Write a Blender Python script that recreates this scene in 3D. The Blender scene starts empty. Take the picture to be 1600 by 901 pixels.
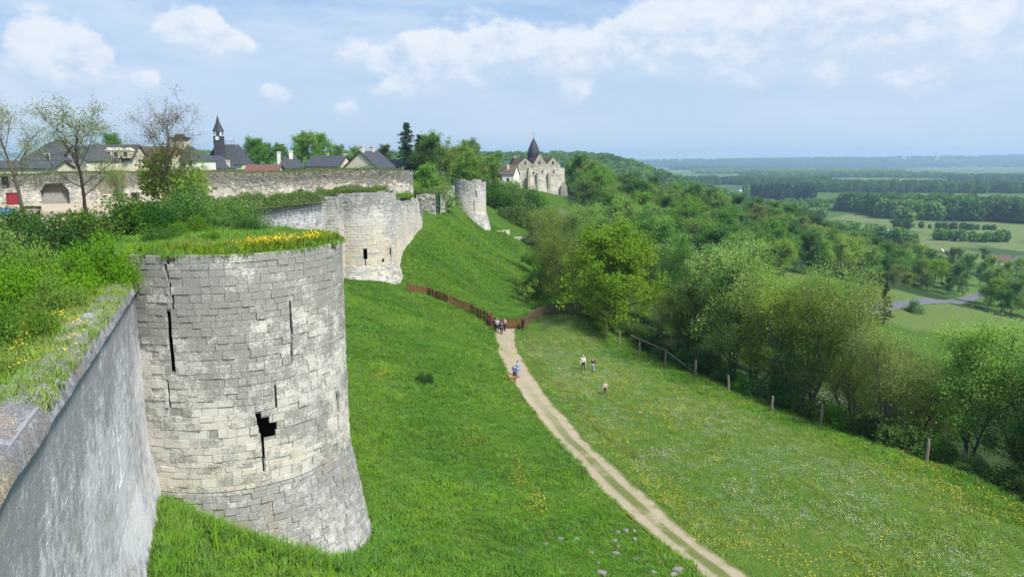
import bpy, bmesh, math, random
import numpy as np
from mathutils import Vector, Matrix
R = math.radians
rng = np.random.default_rng(7)
random.seed(7)
sc = bpy.context.scene
COL = sc.collection

# ------------------------------------------------------------------ camera
PITCH = R(9.85); FPX = 1155.0
cam = bpy.data.cameras.new('camera'); cam.sensor_width = 36; cam.lens = 36 * FPX / 1600
cam.clip_start = 0.1; cam.clip_end = 60000
camo = bpy.data.objects.new('camera', cam); COL.objects.link(camo)
camo.location = (0, 0, 0); camo.rotation_euler = (R(90) - PITCH, 0, 0)
sc.camera = camo

# ------------------------------------------------------------------ light
SUN_EL, SUN_AZ = R(52), R(132)          # azimuth clockwise from +Y
sun = bpy.data.lights.new('sun', 'SUN'); sun.energy = 2.8; sun.angle = R(10); sun.color = (1, .95, .87)
suno = bpy.data.objects.new('sun', sun); COL.objects.link(suno)
sd = Vector((math.sin(SUN_AZ) * math.cos(SUN_EL), math.cos(SUN_AZ) * math.cos(SUN_EL), math.sin(SUN_EL)))
suno.rotation_euler = sd.to_track_quat('Z', 'Y').to_euler()
sc.view_settings.view_transform = 'Standard'; sc.view_settings.look = 'None'
sc.view_settings.exposure = 1.25; sc.view_settings.gamma = 1
sc.cycles.use_denoising = True
sc.cycles.volume_bounces = 1
sc.cycles.max_bounces = 8; sc.cycles.transparent_max_bounces = 8

def ray(px, py):
    a = (px - 800) / FPX; v = (450.5 - py) / FPX
    return np.array([a, math.cos(PITCH) + v * math.sin(PITCH), -math.sin(PITCH) + v * math.cos(PITCH)])
def at(px, py, Y):
    d = ray(px, py); return d * (Y / d[1])

# ------------------------------------------------------------------ node helpers
class NT:
    def __init__(s, tree): s.t = tree; s.n = tree.nodes; s.l = tree.links
    def node(s, typ, **kw):
        n = s.n.new(typ)
        for k, v in kw.items(): setattr(n, k, v)
        return n
    def set(s, sock, v):
        if isinstance(v, bpy.types.NodeSocket): s.l.new(v, sock)
        elif v is not None:
            if sock.type == 'RGBA' and len(v) == 3: v = (*v, 1)
            sock.default_value = v
    def math(s, op, a, b=None, c=None, clamp=False):
        n = s.node('ShaderNodeMath', operation=op, use_clamp=clamp)
        s.set(n.inputs[0], a)
        if b is not None: s.set(n.inputs[1], b)
        if c is not None: s.set(n.inputs[2], c)
        return n.outputs[0]
    def mix(s, f, a, b, blend='MIX'):
        n = s.node('ShaderNodeMix', data_type='RGBA', blend_type=blend)
        s.set(n.inputs[0], f); s.set(n.inputs[6], a); s.set(n.inputs[7], b)
        return n.outputs[2]
    def noise(s, vec, scale, detail=4, rough=.55, dist=0):
        n = s.node('ShaderNodeTexNoise'); s.set(n.inputs['Vector'], vec)
        n.inputs['Scale'].default_value = scale; n.inputs['Detail'].default_value = detail
        n.inputs['Roughness'].default_value = rough; n.inputs['Distortion'].default_value = dist
        return n.outputs['Fac']
    def rng(s, v, a, b, c=0., d=1., smooth=True):
        n = s.node('ShaderNodeMapRange', interpolation_type='SMOOTHSTEP' if smooth else 'LINEAR')
        s.set(n.inputs[0], v); n.inputs[1].default_value = a; n.inputs[2].default_value = b
        n.inputs[3].default_value = c; n.inputs[4].default_value = d
        return n.outputs[0]
    def scalev(s, v, sc_):
        n = s.node('ShaderNodeVectorMath', operation='MULTIPLY'); s.set(n.inputs[0], v); n.inputs[1].default_value = sc_
        return n.outputs[0]
def new_mat(name):
    m = bpy.data.materials.new(name); m.use_nodes = True
    nt = NT(m.node_tree); nt.n.clear()
    out = nt.node('ShaderNodeOutputMaterial')
    return m, nt, out
def principled(nt, out, col, rough=.85, bump=None, bstr=.4, bdist=.02, spec=.2):
    p = nt.node('ShaderNodeBsdfPrincipled'); nt.set(p.inputs['Base Color'], col); nt.set(p.inputs['Roughness'], rough)
    p.inputs['Specular IOR Level'].default_value = spec
    if bump is not None:
        b = nt.node('ShaderNodeBump'); b.inputs['Strength'].default_value = bstr; b.inputs['Distance'].default_value = bdist
        nt.set(b.inputs['Height'], bump); nt.l.new(b.outputs[0], p.inputs['Normal'])
    nt.l.new(p.outputs[0], out.inputs['Surface'])
    return p

# ------------------------------------------------------------------ world: sky + clouds by direction
w = bpy.data.worlds.new('World'); sc.world = w; w.use_nodes = True
nt = NT(w.node_tree); nt.n.clear()
wo = nt.node('ShaderNodeOutputWorld'); bg = nt.node('ShaderNodeBackground')
sky = nt.node('ShaderNodeTexSky', sky_type='NISHITA'); sky.sun_disc = False
sky.sun_elevation = SUN_EL; sky.sun_rotation = SUN_AZ; sky.air_density = 1.0; sky.dust_density = 1.6; sky.ozone_density = 1.5
tc = nt.node('ShaderNodeTexCoord'); sep = nt.node('ShaderNodeSeparateXYZ'); nt.l.new(tc.outputs['Generated'], sep.inputs[0])
X, Y, Z = sep.outputs
el = nt.math('ARCSINE', Z); az = nt.math('ARCTAN2', X, Y)
cv = nt.node('ShaderNodeCombineXYZ'); nt.set(cv.inputs[0], az); nt.set(cv.inputs[1], nt.math('MULTIPLY', el, 1.5)); cv.inputs[2].default_value = .3
nb = nt.noise(cv.outputs[0], 26, 10, .60)                       # puffy edge noise
nf = nt.noise(cv.outputs[0], 5, 4, .6)
PUFFS = [(60,85,46),(100,80,42),(140,108,40),(90,118,50),(295,34,36),(335,58,34),(275,60,30),(378,76,24),(330,78,30),
         (545,88,34),(585,98,26),(640,74,34),(700,92,56),(770,84,56),(840,84,56),(905,92,46),(700,118,50),
         (990,62,50),(1020,46,40),(1050,84,56),(1100,86,46),(1150,104,38),(1190,112,28),(1120,60,40),
         (1110,20,50),(1190,22,70),(1290,20,80),(1400,14,90),(1500,5,90),(1590,10,80),(1300,60,50),(1420,60,60),(1230,80,50),
         (230,130,22),(545,172,26),(430,150,24),(620,140,30),(900,150,28),(1290,120,34),(1420,130,40),(1460,80,50),(30,-70,70),(420,-110,90),(760,-160,80),(1150,-120,110),(1750,40,90),(1900,-60,120),(-250,60,80),(-420,-40,90)]
acc = None; accv = None
for (px, py, r) in PUFFS:
    d = ray(px, py); d = d / np.linalg.norm(d)
    a0 = math.atan2(d[0], d[1]); e0 = math.asin(d[2])
    rr = r / FPX
    dx = nt.math('MULTIPLY', nt.math('SUBTRACT', az, a0), 1 / rr)
    dy = nt.math('MULTIPLY', nt.math('SUBTRACT', el, e0), 1.25 / rr)
    q = nt.math('ADD', nt.math('MULTIPLY', dx, dx), nt.math('MULTIPLY', dy, dy))
    g = nt.math('EXPONENT', nt.math('MULTIPLY', q, -1.0))
    acc = g if acc is None else nt.math('ADD', acc, g)
    gv = nt.math('MULTIPLY', g, dy); accv = gv if accv is None else nt.math('ADD', accv, gv)
vert = nt.math('DIVIDE', accv, nt.math('MAXIMUM', acc, .15))
acc = nt.math('MINIMUM', acc, 1.25)
# elsewhere in the sky: noise driven fair weather cumulus of the same kind
cg = nt.noise(cv.outputs[0], 3.2, 3, .5)
farm = nt.rng(nt.math('ABSOLUTE', az), .75, 1.0)
high = nt.rng(el, .34, .5)
gen = nt.math('MULTIPLY', nt.rng(cg, .50, .66), nt.math('MULTIPLY', nt.rng(el, .06, .16), nt.math('MAXIMUM', farm, high)))
acc = nt.math('MAXIMUM', acc, gen)
dens = nt.math('ADD', acc, nt.math('MULTIPLY', nt.math('SUBTRACT', nb, .5), 1.9))
dens = nt.math('ADD', dens, nt.math('MULTIPLY', nt.math('SUBTRACT', nf, .5), .9))
mask = nt.math('MULTIPLY', nt.rng(dens, .36, .86), .86)
# veil: thin stratus, streaky
cs = nt.node('ShaderNodeCombineXYZ'); nt.set(cs.inputs[0], az); nt.set(cs.inputs[1], nt.math('MULTIPLY', el, 5.)); cs.inputs[2].default_value = 2.1
veil = nt.rng(nt.noise(cs.outputs[0], 3.0, 6, .6), .36, .70)
veil = nt.math('MULTIPLY', veil, nt.rng(el, .45, .12, .15, .9))
low = nt.rng(el, .24, -.02, 0., .85)
skyc = nt.mix(.62, sky.outputs[0], (2.1, 3.7, 6.3))
c1 = nt.mix(veil, skyc, (4.8, 5.5, 6.5))
c1 = nt.mix(low, c1, (4.75, 5.45, 6.45))
shade = nt.rng(nt.math('ADD', nt.math('MULTIPLY', nt.noise(cv.outputs[0], 24, 9, .62), 4.), nt.math('MULTIPLY', vert, .8)), 1.2, 2.7)
ccol = nt.mix(shade, (4.2, 5.0, 6.2), (6.2, 6.45, 6.8))
c2 = nt.mix(mask, c1, ccol)
nt.l.new(c2, bg.inputs[0]); bg.inputs[1].default_value = 0.062
nt.l.new(bg.outputs[0], wo.inputs[0])

# ------------------------------------------------------------------ mesh helpers
def mesh_np(name, V, Fq=None, Ft=None, smooth=False, attrs=None, mats=()):
    V = np.asarray(V, dtype=np.float32).reshape(-1, 3)
    me = bpy.data.meshes.new(name)
    me.vertices.add(len(V)); me.vertices.foreach_set('co', V.ravel())
    loops = []; starts = []; n = 0
    if Fq is not None and len(Fq):
        Fq = np.asarray(Fq, dtype=np.int32).reshape(-1, 4); loops.append(Fq.ravel()); starts.append(np.arange(len(Fq)) * 4 + n); n += Fq.size
    if Ft is not None and len(Ft):
        Ft = np.asarray(Ft, dtype=np.int32).reshape(-1, 3); loops.append(Ft.ravel()); starts.append(np.arange(len(Ft)) * 3 + n); n += Ft.size
    if loops:
        L = np.concatenate(loops).astype(np.int32); S = np.concatenate(starts).astype(np.int32)
        me.loops.add(len(L)); me.loops.foreach_set('vertex_index', L)
        me.polygons.add(len(S)); me.polygons.foreach_set('loop_start', S)
        me.polygons.foreach_set('use_smooth', np.full(len(S), bool(smooth)))
    for m in mats: me.materials.append(m)
    me.update(calc_edges=True)
    if attrs:
        for k, v in attrs.items():
            v = np.asarray(v, dtype=np.float32)
            a = me.attributes.new(k, 'FLOAT' if v.ndim == 1 else 'FLOAT_VECTOR', 'POINT')
            a.data.foreach_set('value' if v.ndim == 1 else 'vector', v.ravel())
    return me
def obj(name, me, parent=None, mat=None):
    o = bpy.data.objects.new(name, me); COL.objects.link(o)
    if mat is not None: me.materials.clear(); me.materials.append(mat)
    if parent is not None: o.parent = parent
    return o
def tag(o, label=None, cat=None, group=None, kind=None):
    if label: o['label'] = label
    if cat: o['category'] = cat
    if group: o['group'] = group
    if kind: o['kind'] = kind
    return o
def empty(name, loc=(0, 0, 0), rz=0):
    o = bpy.data.objects.new(name, None); COL.objects.link(o); o.location = loc; o.rotation_euler = (0, 0, rz)
    o.empty_display_size = .3
    return o
def copy_tree(o, parent=None):
    c = o.copy(); COL.objects.link(c); c.parent = parent
    for ch in o.children: copy_tree(ch, c)
    return c
class MB:
    """collects boxes, prisms, tubes into one mesh"""
    def __init__(s): s.V = []; s.F = []
    def add(s, V, F):
        n = len(s.V); s.V += [tuple(map(float, v)) for v in V]; s.F += [tuple(i + n for i in f) for f in F]; return s
    def box(s, x0, x1, y0, y1, z0, z1):
        return s.add([(x0,y0,z0),(x1,y0,z0),(x1,y1,z0),(x0,y1,z0),(x0,y0,z1),(x1,y0,z1),(x1,y1,z1),(x0,y1,z1)],
                     [(0,3,2,1),(4,5,6,7),(0,1,5,4),(1,2,6,5),(2,3,7,6),(3,0,4,7)])
    def prism(s, poly, y0, y1):     # polygon in xz extruded in y
        n = len(poly)
        return s.add([(x, y0, z) for x, z in poly] + [(x, y1, z) for x, z in poly],
                     [tuple(range(n)), tuple(range(2*n-1, n-1, -1))] + [(i, i+n, (i+1) % n + n, (i+1) % n) for i in range(n)])
    def tube(s, P, rad, n=6, cap=True):
        P = [Vector(p) for p in P]; base = len(s.V); up = Vector((0, 0, 1))
        for i, p in enumerate(P):
            d = (P[min(i+1, len(P)-1)] - P[max(i-1, 0)]).normalized()
            a = d.cross(up if abs(d.z) < .9 else Vector((1, 0, 0))).normalized(); b = d.cross(a)
            r = rad[i] if hasattr(rad, '__len__') else rad
            for k in range(n):
                t = 2*math.pi*k/n; q = p + a*math.cos(t)*r + b*math.sin(t)*r; s.V.append(tuple(q))
        for i in range(len(P)-1):
            for k in range(n):
                s.F.append((base+i*n+k, base+i*n+(k+1) % n, base+(i+1)*n+(k+1) % n, base+(i+1)*n+k))
        if cap:
            s.F.append(tuple(base+k for k in range(n))[::-1]); s.F.append(tuple(base+(len(P)-1)*n+k for k in range(n)))
        return s
    def lathe(s, prof, n=8, c=(0, 0), ph=0):
        base = len(s.V)
        for r, z in prof:
            for k in range(n):
                t = 2*math.pi*k/n + ph; s.V.append((c[0]+r*math.cos(t), c[1]+r*math.sin(t), z))
        for i in range(len(prof)-1):
            for k in range(n):
                s.F.append((base+i*n+k, base+i*n+(k+1) % n, base+(i+1)*n+(k+1) % n, base+(i+1)*n+k))
        s.F.append(tuple(base+k for k in range(n))[::-1]); s.F.append(tuple(base+(len(prof)-1)*n+k for k in range(n)))
        return s
    def build(s, name, mat, parent=None, smooth=False):
        me = bpy.data.meshes.new(name); me.from_pydata(s.V, [], s.F); me.materials.append(mat); me.update()
        if smooth:
            for p in me.polygons: p.use_smooth = True
        return obj(name, me, parent)

# ------------------------------------------------------------------ value noise (numpy)
_lat = np.random.default_rng(3).random((256, 256))
def vnoise(x, y):
    x = np.asarray(x, float); y = np.asarray(y, float)
    xi = np.floor(x).astype(int); yi = np.floor(y).astype(int); fx = x - xi; fy = y - yi
    fx = fx*fx*(3-2*fx); fy = fy*fy*(3-2*fy)
    g = lambda i, j: _lat[i & 255, j & 255]
    return (g(xi, yi)*(1-fx) + g(xi+1, yi)*fx)*(1-fy) + (g(xi, yi+1)*(1-fx) + g(xi+1, yi+1)*fx)*fy - .5
def fbm(x, y, o=4):
    s = 0; a = 1
    for k in range(o): s = s + a*vnoise(x*2**k + 17*k, y*2**k + 5*k); a *= .5
    return s
def sstep(a, b, x):
    t = np.clip((np.asarray(x, float) - a) / (b - a), 0, 1); return t*t*(3-2*t)

# ------------------------------------------------------------------ terrain height
CP = np.array([
 (30,-40,-22.8),(20,0,-22.3),(15.2,20,-21.9),(11.4,35.7,-21.5),(8.6,47,-21.5),(5.4,60,-21.5),(2,74,-21.3),(-1.2,87,-20.9),(0,100,-21),(0,112,-21.3),(2,140,-20.3),(2,165,-18.8),
 (-3.6,0,-13.4),(3,0,-16.8),(10,0,-20.2),(0,-30,-14),(10,-30,-19),
 (-11.4,20,-13.3),(-8,20,-15.6),(-4,20,-17.8),(4,20,-20.2),(10,22,-21.3),
 (-13.6,27.2,-13.6),(-10.6,26.8,-14.6),(-9.0,27,-15.6),(-6.3,33.5,-18.3),(-3,28,-18.4),(0,35,-19.8),(6,36,-20.9),(-9,38,-17.6),(-8.4,30,-16.9),
 (-21,45,-14),(-12,45,-17.0),(-4,45,-19.4),(2,46,-20.7),
 (-27,60,-13.8),(-17,60,-16),(-7.5,60,-18.6),(0,60,-20.5),
 (-27,80,-14.3),(-18,80,-16.2),(-10,80,-18.3),(-4,80,-20),
 (-21.3,95,-15.2),(-17.5,95,-15.6),(-13.4,98,-17.3),(-8.5,93,-18.5),(-4,90,-20.2),
 (-14.8,104,-13.4),(-14.3,119,-10.9),(-11,110,-14.6),(-10.5,118,-14.2),(-5.5,108,-18.6),(-4.3,125,-18.2),(-11.7,135,-11.1),(-8,155,-14.2),(-4.4,160,-16.6),(-3,145,-18),(-12,165,-8),
 (-45,40,-10),(-60,80,-10),(-35,110,-9),(-30,130,-7),(-60,150,-6),(-20,190,-6),(-60,300,-6),(-15,300,-7),(8,300,-12.6),(-200,100,-6),(-200,400,-6),(-200,-100,-8),(-60,0,-9),(-40,-60,-10),
 (12.3,96,-22.4),(19.6,75.6,-22.5),(26.9,61,-22.6),(33.5,50,-22.6),(47,20,-22.9),(60,-10,-23),
 (4.6,92.8,-19.6),(7,93.2,-19.3),(9.4,93.6,-19.4),(4.5,86,-21.3),(9,85,-21.8),(7,99,-21),(12,70,-22.1),(16,52,-22.1),(22,36,-22.2),(28,20,-22.3),
 (25,100,-27),(36,78,-29),(46,58,-29.5),(62,30,-30),(75,0,-30),(60,92,-37),(80,60,-41),(100,100,-47),(90,20,-40),(130,60,-54),(130,0,-54),
 (100,250,-40),(143,250,-47.6),(125,215,-46),(60,200,-34),(40,150,-31),(16,130,-25),(30,200,-26),(120,160,-50),(180,200,-58),(200,260,-60),(170,330,-54),(136,350,-38),(90,400,-29),(45,400,-20),(5,180,-17),(14,222,-16.6),(12,240,-14.5),(22,290,-14.5),(34,250,-23),(45,300,-24),(80,300,-33),(15,340,-12),
 (300,300,-69),(300,100,-69),(300,500,-70),(200,550,-70),(110,620,-60),(50,600,-36),(0,620,-16),(400,0,-69),(300,-150,-69),(150,-120,-50),(-200,700,-10),(0,800,-18),(100,850,-52),(300,800,-70),(600,600,-70),(700,200,-70),(600,-300,-70),(-500,300,-8),(-500,-300,-8),(0,-500,-20),(-600,700,-8)], float)
def _tps():
    P = CP[:, :2] / 100.; n = len(P)
    d2 = ((P[:, None] - P[None])**2).sum(-1); K = np.where(d2 > 0, .5*d2*np.log(d2 + 1e-12), 0)
    K += np.eye(n) * 2e-4
    Q = np.c_[np.ones(n), P]; A = np.block([[K, Q], [Q.T, np.zeros((3, 3))]])
    return P, np.linalg.solve(A, np.r_[CP[:, 2], 0, 0, 0])
_P, _W = _tps()
def far_h(x, y):
    fl = -70 + 1.2*fbm(x/400, y/400, 2)
    crest = -4 + (-68)*sstep(120, 400, x + 30*vnoise(x/120, y/150)) ; yc = 1230 + .25*x
    z = fl + np.maximum(crest - fl, 0) * np.exp(-((y - yc) / 260.)**2)
    z = np.maximum(z, -70 + 60*sstep(-100, -500, x))
    cr = -36 + 62*sstep(1000, 6500, x + .0*y) + 12*fbm(x/1500, y/3000, 3) + 50*sstep(0, -3000, x)
    ramp = sstep(6600, 8600, y + 500*vnoise(x/900, 3.3))
    z = z + (cr + 70)*ramp + 6*sstep(3500, 5200, y)*fbm(x/500, y/700, 3)
    return z
def hgt(x, y):
    x = np.atleast_1d(np.asarray(x, float)); y = np.atleast_1d(np.asarray(y, float))
    sh = x.shape; X = x.ravel(); Y = y.ravel(); out = np.empty(len(X))
    for i in range(0, len(X), 20000):
        a = X[i:i+20000]; b = Y[i:i+20000]; u = a/100.; v = b/100.
        d2 = (u[:, None] - _P[None, :, 0])**2 + (v[:, None] - _P[None, :, 1])**2
        z = (.5*d2*np.log(d2 + 1e-12)) @ _W[:-3] + _W[-3] + _W[-2]*u + _W[-1]*v
        r = np.hypot(a, b); k = sstep(520, 820, r)
        z = np.clip(z, -71, 20)
        bump = (.30*fbm(a/5., b/5., 3) + .9*fbm(a/28., b/28., 2)*sstep(100, 200, r)) * (1 - k)
        z = (z + bump)*(1-k) + far_h(a, b)*k
        z = np.maximum(z, np.where(r > 400, -71.5, -80))
        out[i:i+20000] = z
    return out.reshape(sh)
def h1(x, y): return float(hgt(x, y)[0])
def hit(px, py, t0=8, t1=6000):
    d = ray(px, py); t = np.geomspace(t0, t1, 1500); z = hgt(d[0]*t, d[1]*t); f = d[2]*t - z
    i = np.argmax(f < 0)
    if f[i] >= 0: i = len(t) - 1
    if i > 0:
        s = f[i-1] / (f[i-1] - f[i] + 1e-9); tt = t[i-1] + s*(t[i]-t[i-1])
    else: tt = t[0]
    return np.array([d[0]*tt, d[1]*tt, h1(d[0]*tt, d[1]*tt)])

# ------------------------------------------------------------------ materials
def pos(nt): return nt.node('ShaderNodeNewGeometry').outputs['Position']
def attr(nt, name): return nt.node('ShaderNodeAttribute', attribute_name=name).outputs['Fac']

def stone_mat(name, light=(.50,.475,.41), cream=(.52,.43,.28), dark=(.10,.10,.098), lichen=.5, ztop=None, zlow=None, speck=9., var=1., bstr=.5, bd=.02, topb=.13, sharp=.18, big=.55, white=.45, mid=.0):
    m, nt, out = new_mat(name); P = pos(nt); rnd = attr(nt, 'rnd')
    n1 = nt.noise(P, .35, 5, .6); n2 = nt.noise(P, 2.2, 7, .68); n3 = nt.noise(P, speck, 8, .72, .4); n4 = nt.noise(P, 40, 3, .6)
    z = nt.node('ShaderNodeSeparateXYZ'); nt.l.new(P, z.inputs[0]); z = z.outputs[2]
    base = nt.mix(nt.rng(n1, .38, .62), light, (light[0]*.82, light[1]*.84, light[2]*.86))
    if zlow is not None:
        cm = nt.math('MULTIPLY', nt.rng(nt.math('ADD', z, nt.math('MULTIPLY', nt.math('SUBTRACT', n1, .5), 7.)), zlow[1], zlow[0]), nt.rng(nt.math('ADD', n2, nt.math('MULTIPLY', nt.math('SUBTRACT', rnd, .5), .3)), .34, .52))
        base = nt.mix(cm, base, cream)
    else:
        base = nt.mix(nt.rng(n1, .55, .7), base, cream)
    base = nt.mix(nt.math('MULTIPLY', nt.rng(rnd, .80, .9), .7*var), base, (.60,.585,.55))
    base = nt.mix(nt.math('MULTIPLY', nt.rng(rnd, .2, .0), .8*var), base, (light[0]*.62, light[1]*.62, light[2]*.58))
    bias = nt.math('MULTIPLY', nt.math('SUBTRACT', n1, .5), big)
    bias = nt.math('ADD', bias, nt.math('MULTIPLY', nt.math('SUBTRACT', n2, .5), .75))
    bias = nt.math('ADD', bias, nt.math('MULTIPLY', nt.math('SUBTRACT', rnd, .5), -.14*var))
    if ztop is not None: bias = nt.math('ADD', bias, nt.rng(z, ztop[0], ztop[1], -.10, topb))
    lm = nt.rng(nt.math('ADD', n3, bias), .65 - .16*lichen - sharp/2, .65 - .16*lichen + sharp/2)
    col = nt.mix(nt.math('MULTIPLY', lm, nt.rng(nt.noise(P, speck*2.3, 5, .7), .36, .58, .35, .9)), base, nt.mix(n4, dark, (dark[0]*2.4, dark[1]*2.4, dark[2]*2.3)))
    ws = nt.math('MULTIPLY', nt.rng(nt.noise(P, 14, 5, .7), .60, .68), white)
    col = nt.mix(ws, col, (.62,.61,.58))
    hb = nt.math('ADD', nt.math('ADD', nt.math('MULTIPLY', n3, .7), nt.math('MULTIPLY', n2, mid)), nt.math('MULTIPLY', n4, .35))
    principled(nt, out, col, .92, hb, bstr, bd, .1)
    return m
M = {}
M['stone'] = stone_mat('limestone_tower', light=(.55,.53,.475), cream=(.555,.51,.415), dark=(.11,.11,.10), ztop=(-12.5, -4), zlow=(-13.2, -9.5), lichen=1.08, speck=13., var=.6, sharp=.11, big=.95, topb=.10, bstr=.8, bd=.03)
M['stone_flare'] = stone_mat('limestone_plinth', light=(.44,.435,.405), dark=(.11,.11,.105), lichen=1.25, speck=12., var=.5, sharp=.14, bstr=.8, bd=.03)
M['stone_wall'] = stone_mat('limestone_curtain', light=(.60,.60,.605), cream=(.60,.575,.51), dark=(.10,.10,.115), lichen=1.0, ztop=(-9., -4.6), speck=24., var=.15, bstr=.7, bd=.02, sharp=.12, topb=.14, white=.12, mid=2.2)
M['coping'] = stone_mat('limestone_coping', light=(.34,.34,.35), lichen=1.25, dark=(.055,.056,.062), speck=11)
M['stone_far'] = stone_mat('limestone_weathered', light=(.53,.515,.47), cream=(.54,.47,.345), lichen=.42, ztop=(-9.5, -4.8), zlow=(-13.0, -6.5), speck=5., var=.45, bstr=.8, bd=.05)
M['stone_far_plinth'] = stone_mat('limestone_far_plinth', light=(.46,.45,.42), lichen=.85, speck=5., var=.5, bstr=.8, bd=.05)
M['rubble'] = stone_mat('rubble_stone', light=(.45,.43,.375), cream=(.47,.40,.29), dark=(.06,.062,.05), lichen=.85, ztop=(-4.4, -2.4), speck=4.5, topb=.26)
M['church_stone'] = stone_mat('church_stone', light=(.58,.54,.44), cream=(.60,.49,.32), lichen=.10, speck=1.6)
def plain(name, col, rough=.8, var=.25, scale=3., bstr=.25, spec=.2):
    m, nt, out = new_mat(name); P = pos(nt); n = nt.noise(P, scale, 6, .6)
    c = nt.mix(n, tuple(c*(1-var) for c in col), tuple(min(1, c*(1+var)) for c in col))
    principled(nt, out, c, rough, n, bstr, .02, spec); return m
M['mortar'] = plain('mortar', (.27,.26,.235), .95, .5, 5)
M['slate'] = plain('slate_roof', (.060,.065,.078), .6, .35, 1.2)
M['slate_dark'] = plain('slate_spire', (.045,.045,.058), .6, .35, 1.2)
M['tile_red'] = plain('red_tile', (.15,.075,.06), .85, .4, 1.5)
M['tile_brown'] = plain('brown_tile', (.105,.078,.064), .85, .4, 1.5)
M['plaster'] = plain('pale_plaster', (.58,.53,.43), .9, .15, .8)
M['plaster_white'] = plain('white_plaster', (.70,.68,.63), .9, .1, .8)
M['glass'] = plain('window_glass', (.03,.035,.045), .15, .2, 1, 0, .5)
M['white_paint'] = plain('white_paint', (.72,.72,.70), .6, .08, 3, .05)
M['red_paint'] = plain('red_door_paint', (.20,.022,.03), .6, .2, 4, .1)
M['dark_void'] = plain('dark_recess', (.02,.02,.02), .95, .2)
M['picket'] = plain('red_brown_picket', (.17,.046,.034), .8, .4, 2.2, .3)
M['picket_dark'] = plain('grey_brown_picket', (.13,.085,.066), .85, .45, 2.2, .3)
M['post'] = plain('weathered_grey_wood', (.20,.175,.14), .9, .5, 6, .5)
M['bark'] = plain('bark', (.085,.070,.052), .95, .45, 4, .6)
M['bark_grey'] = plain('grey_bark', (.14,.125,.10), .95, .4, 4, .6)
M['zinc'] = plain('zinc_grey', (.20,.23,.27), .5, .2)
M['gravel'] = plain('court_gravel', (.42,.35,.25), .95, .2, .8, .3)
M['rock'] = stone_mat('loose_rock', light=(.32,.315,.29), lichen=.7, speck=8)
M['rust_soil'] = plain('soil', (.10,.075,.045), .95, .4, 3)
def ground_mat():
    m, nt, out = new_mat('terrain_grass'); P = pos(nt)
    s = nt.node('ShaderNodeSeparateXYZ'); nt.l.new(P, s.inputs[0])
    n1 = nt.noise(P, .10, 5, .6); n2 = nt.noise(P, .9, 6, .65); n3 = nt.noise(P, 7, 5, .7)
    g = nt.mix(nt.rng(n1, .35, .65), (.050,.112,.014), (.068,.132,.020))
    g = nt.mix(nt.rng(n2, .38, .66), g, (.042,.085,.014)); g = nt.mix(nt.math('MULTIPLY', nt.rng(n3, .45, .7), .5), g, (.085,.145,.028))
    mead = attr(nt, 'meadow')
    gm = nt.mix(nt.rng(n2, .35, .65), (.066,.126,.022), (.092,.148,.030)); g = nt.mix(mead, g, gm)
    # far land: patchwork of fields
    v = nt.node('ShaderNodeTexVoronoi'); v.inputs['Scale'].default_value = 1.; v.inputs['Randomness'].default_value = .9
    nt.l.new(nt.scalev(P, (.0030,.0016,0)), v.inputs['Vector'])
    hs = nt.node('ShaderNodeSeparateColor'); nt.l.new(v.outputs['Color'], hs.inputs[0])
    f = nt.mix(nt.rng(hs.outputs[0], .2, .8), (.060,.125,.028), (.10,.165,.035))
    f = nt.mix(nt.rng(hs.outputs[1], .8, .9), f, (.15,.19,.055)); f = nt.mix(nt.rng(hs.outputs[2], .93, .97), f, (.13,.17,.06))
    nn = nt.noise(nt.scalev(P, (.6,.25,0)), .02, 5, .6); f = nt.mix(nt.math('MULTIPLY', nt.rng(nn, .5, .6), .75), f, (.025,.055,.02))
    far = attr(nt, 'far'); g = nt.mix(far, g, f)
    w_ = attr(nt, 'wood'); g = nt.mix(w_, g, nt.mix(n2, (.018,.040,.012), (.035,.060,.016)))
    hay = attr(nt, 'hay'); g = nt.mix(hay, g, nt.mix(n2, (.085,.135,.032), (.11,.155,.045)))
    principled(nt, out, g, .95, nt.math('ADD', n2, n3), .5, .12, .05); return m
M['ground'] = ground_mat()
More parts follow.
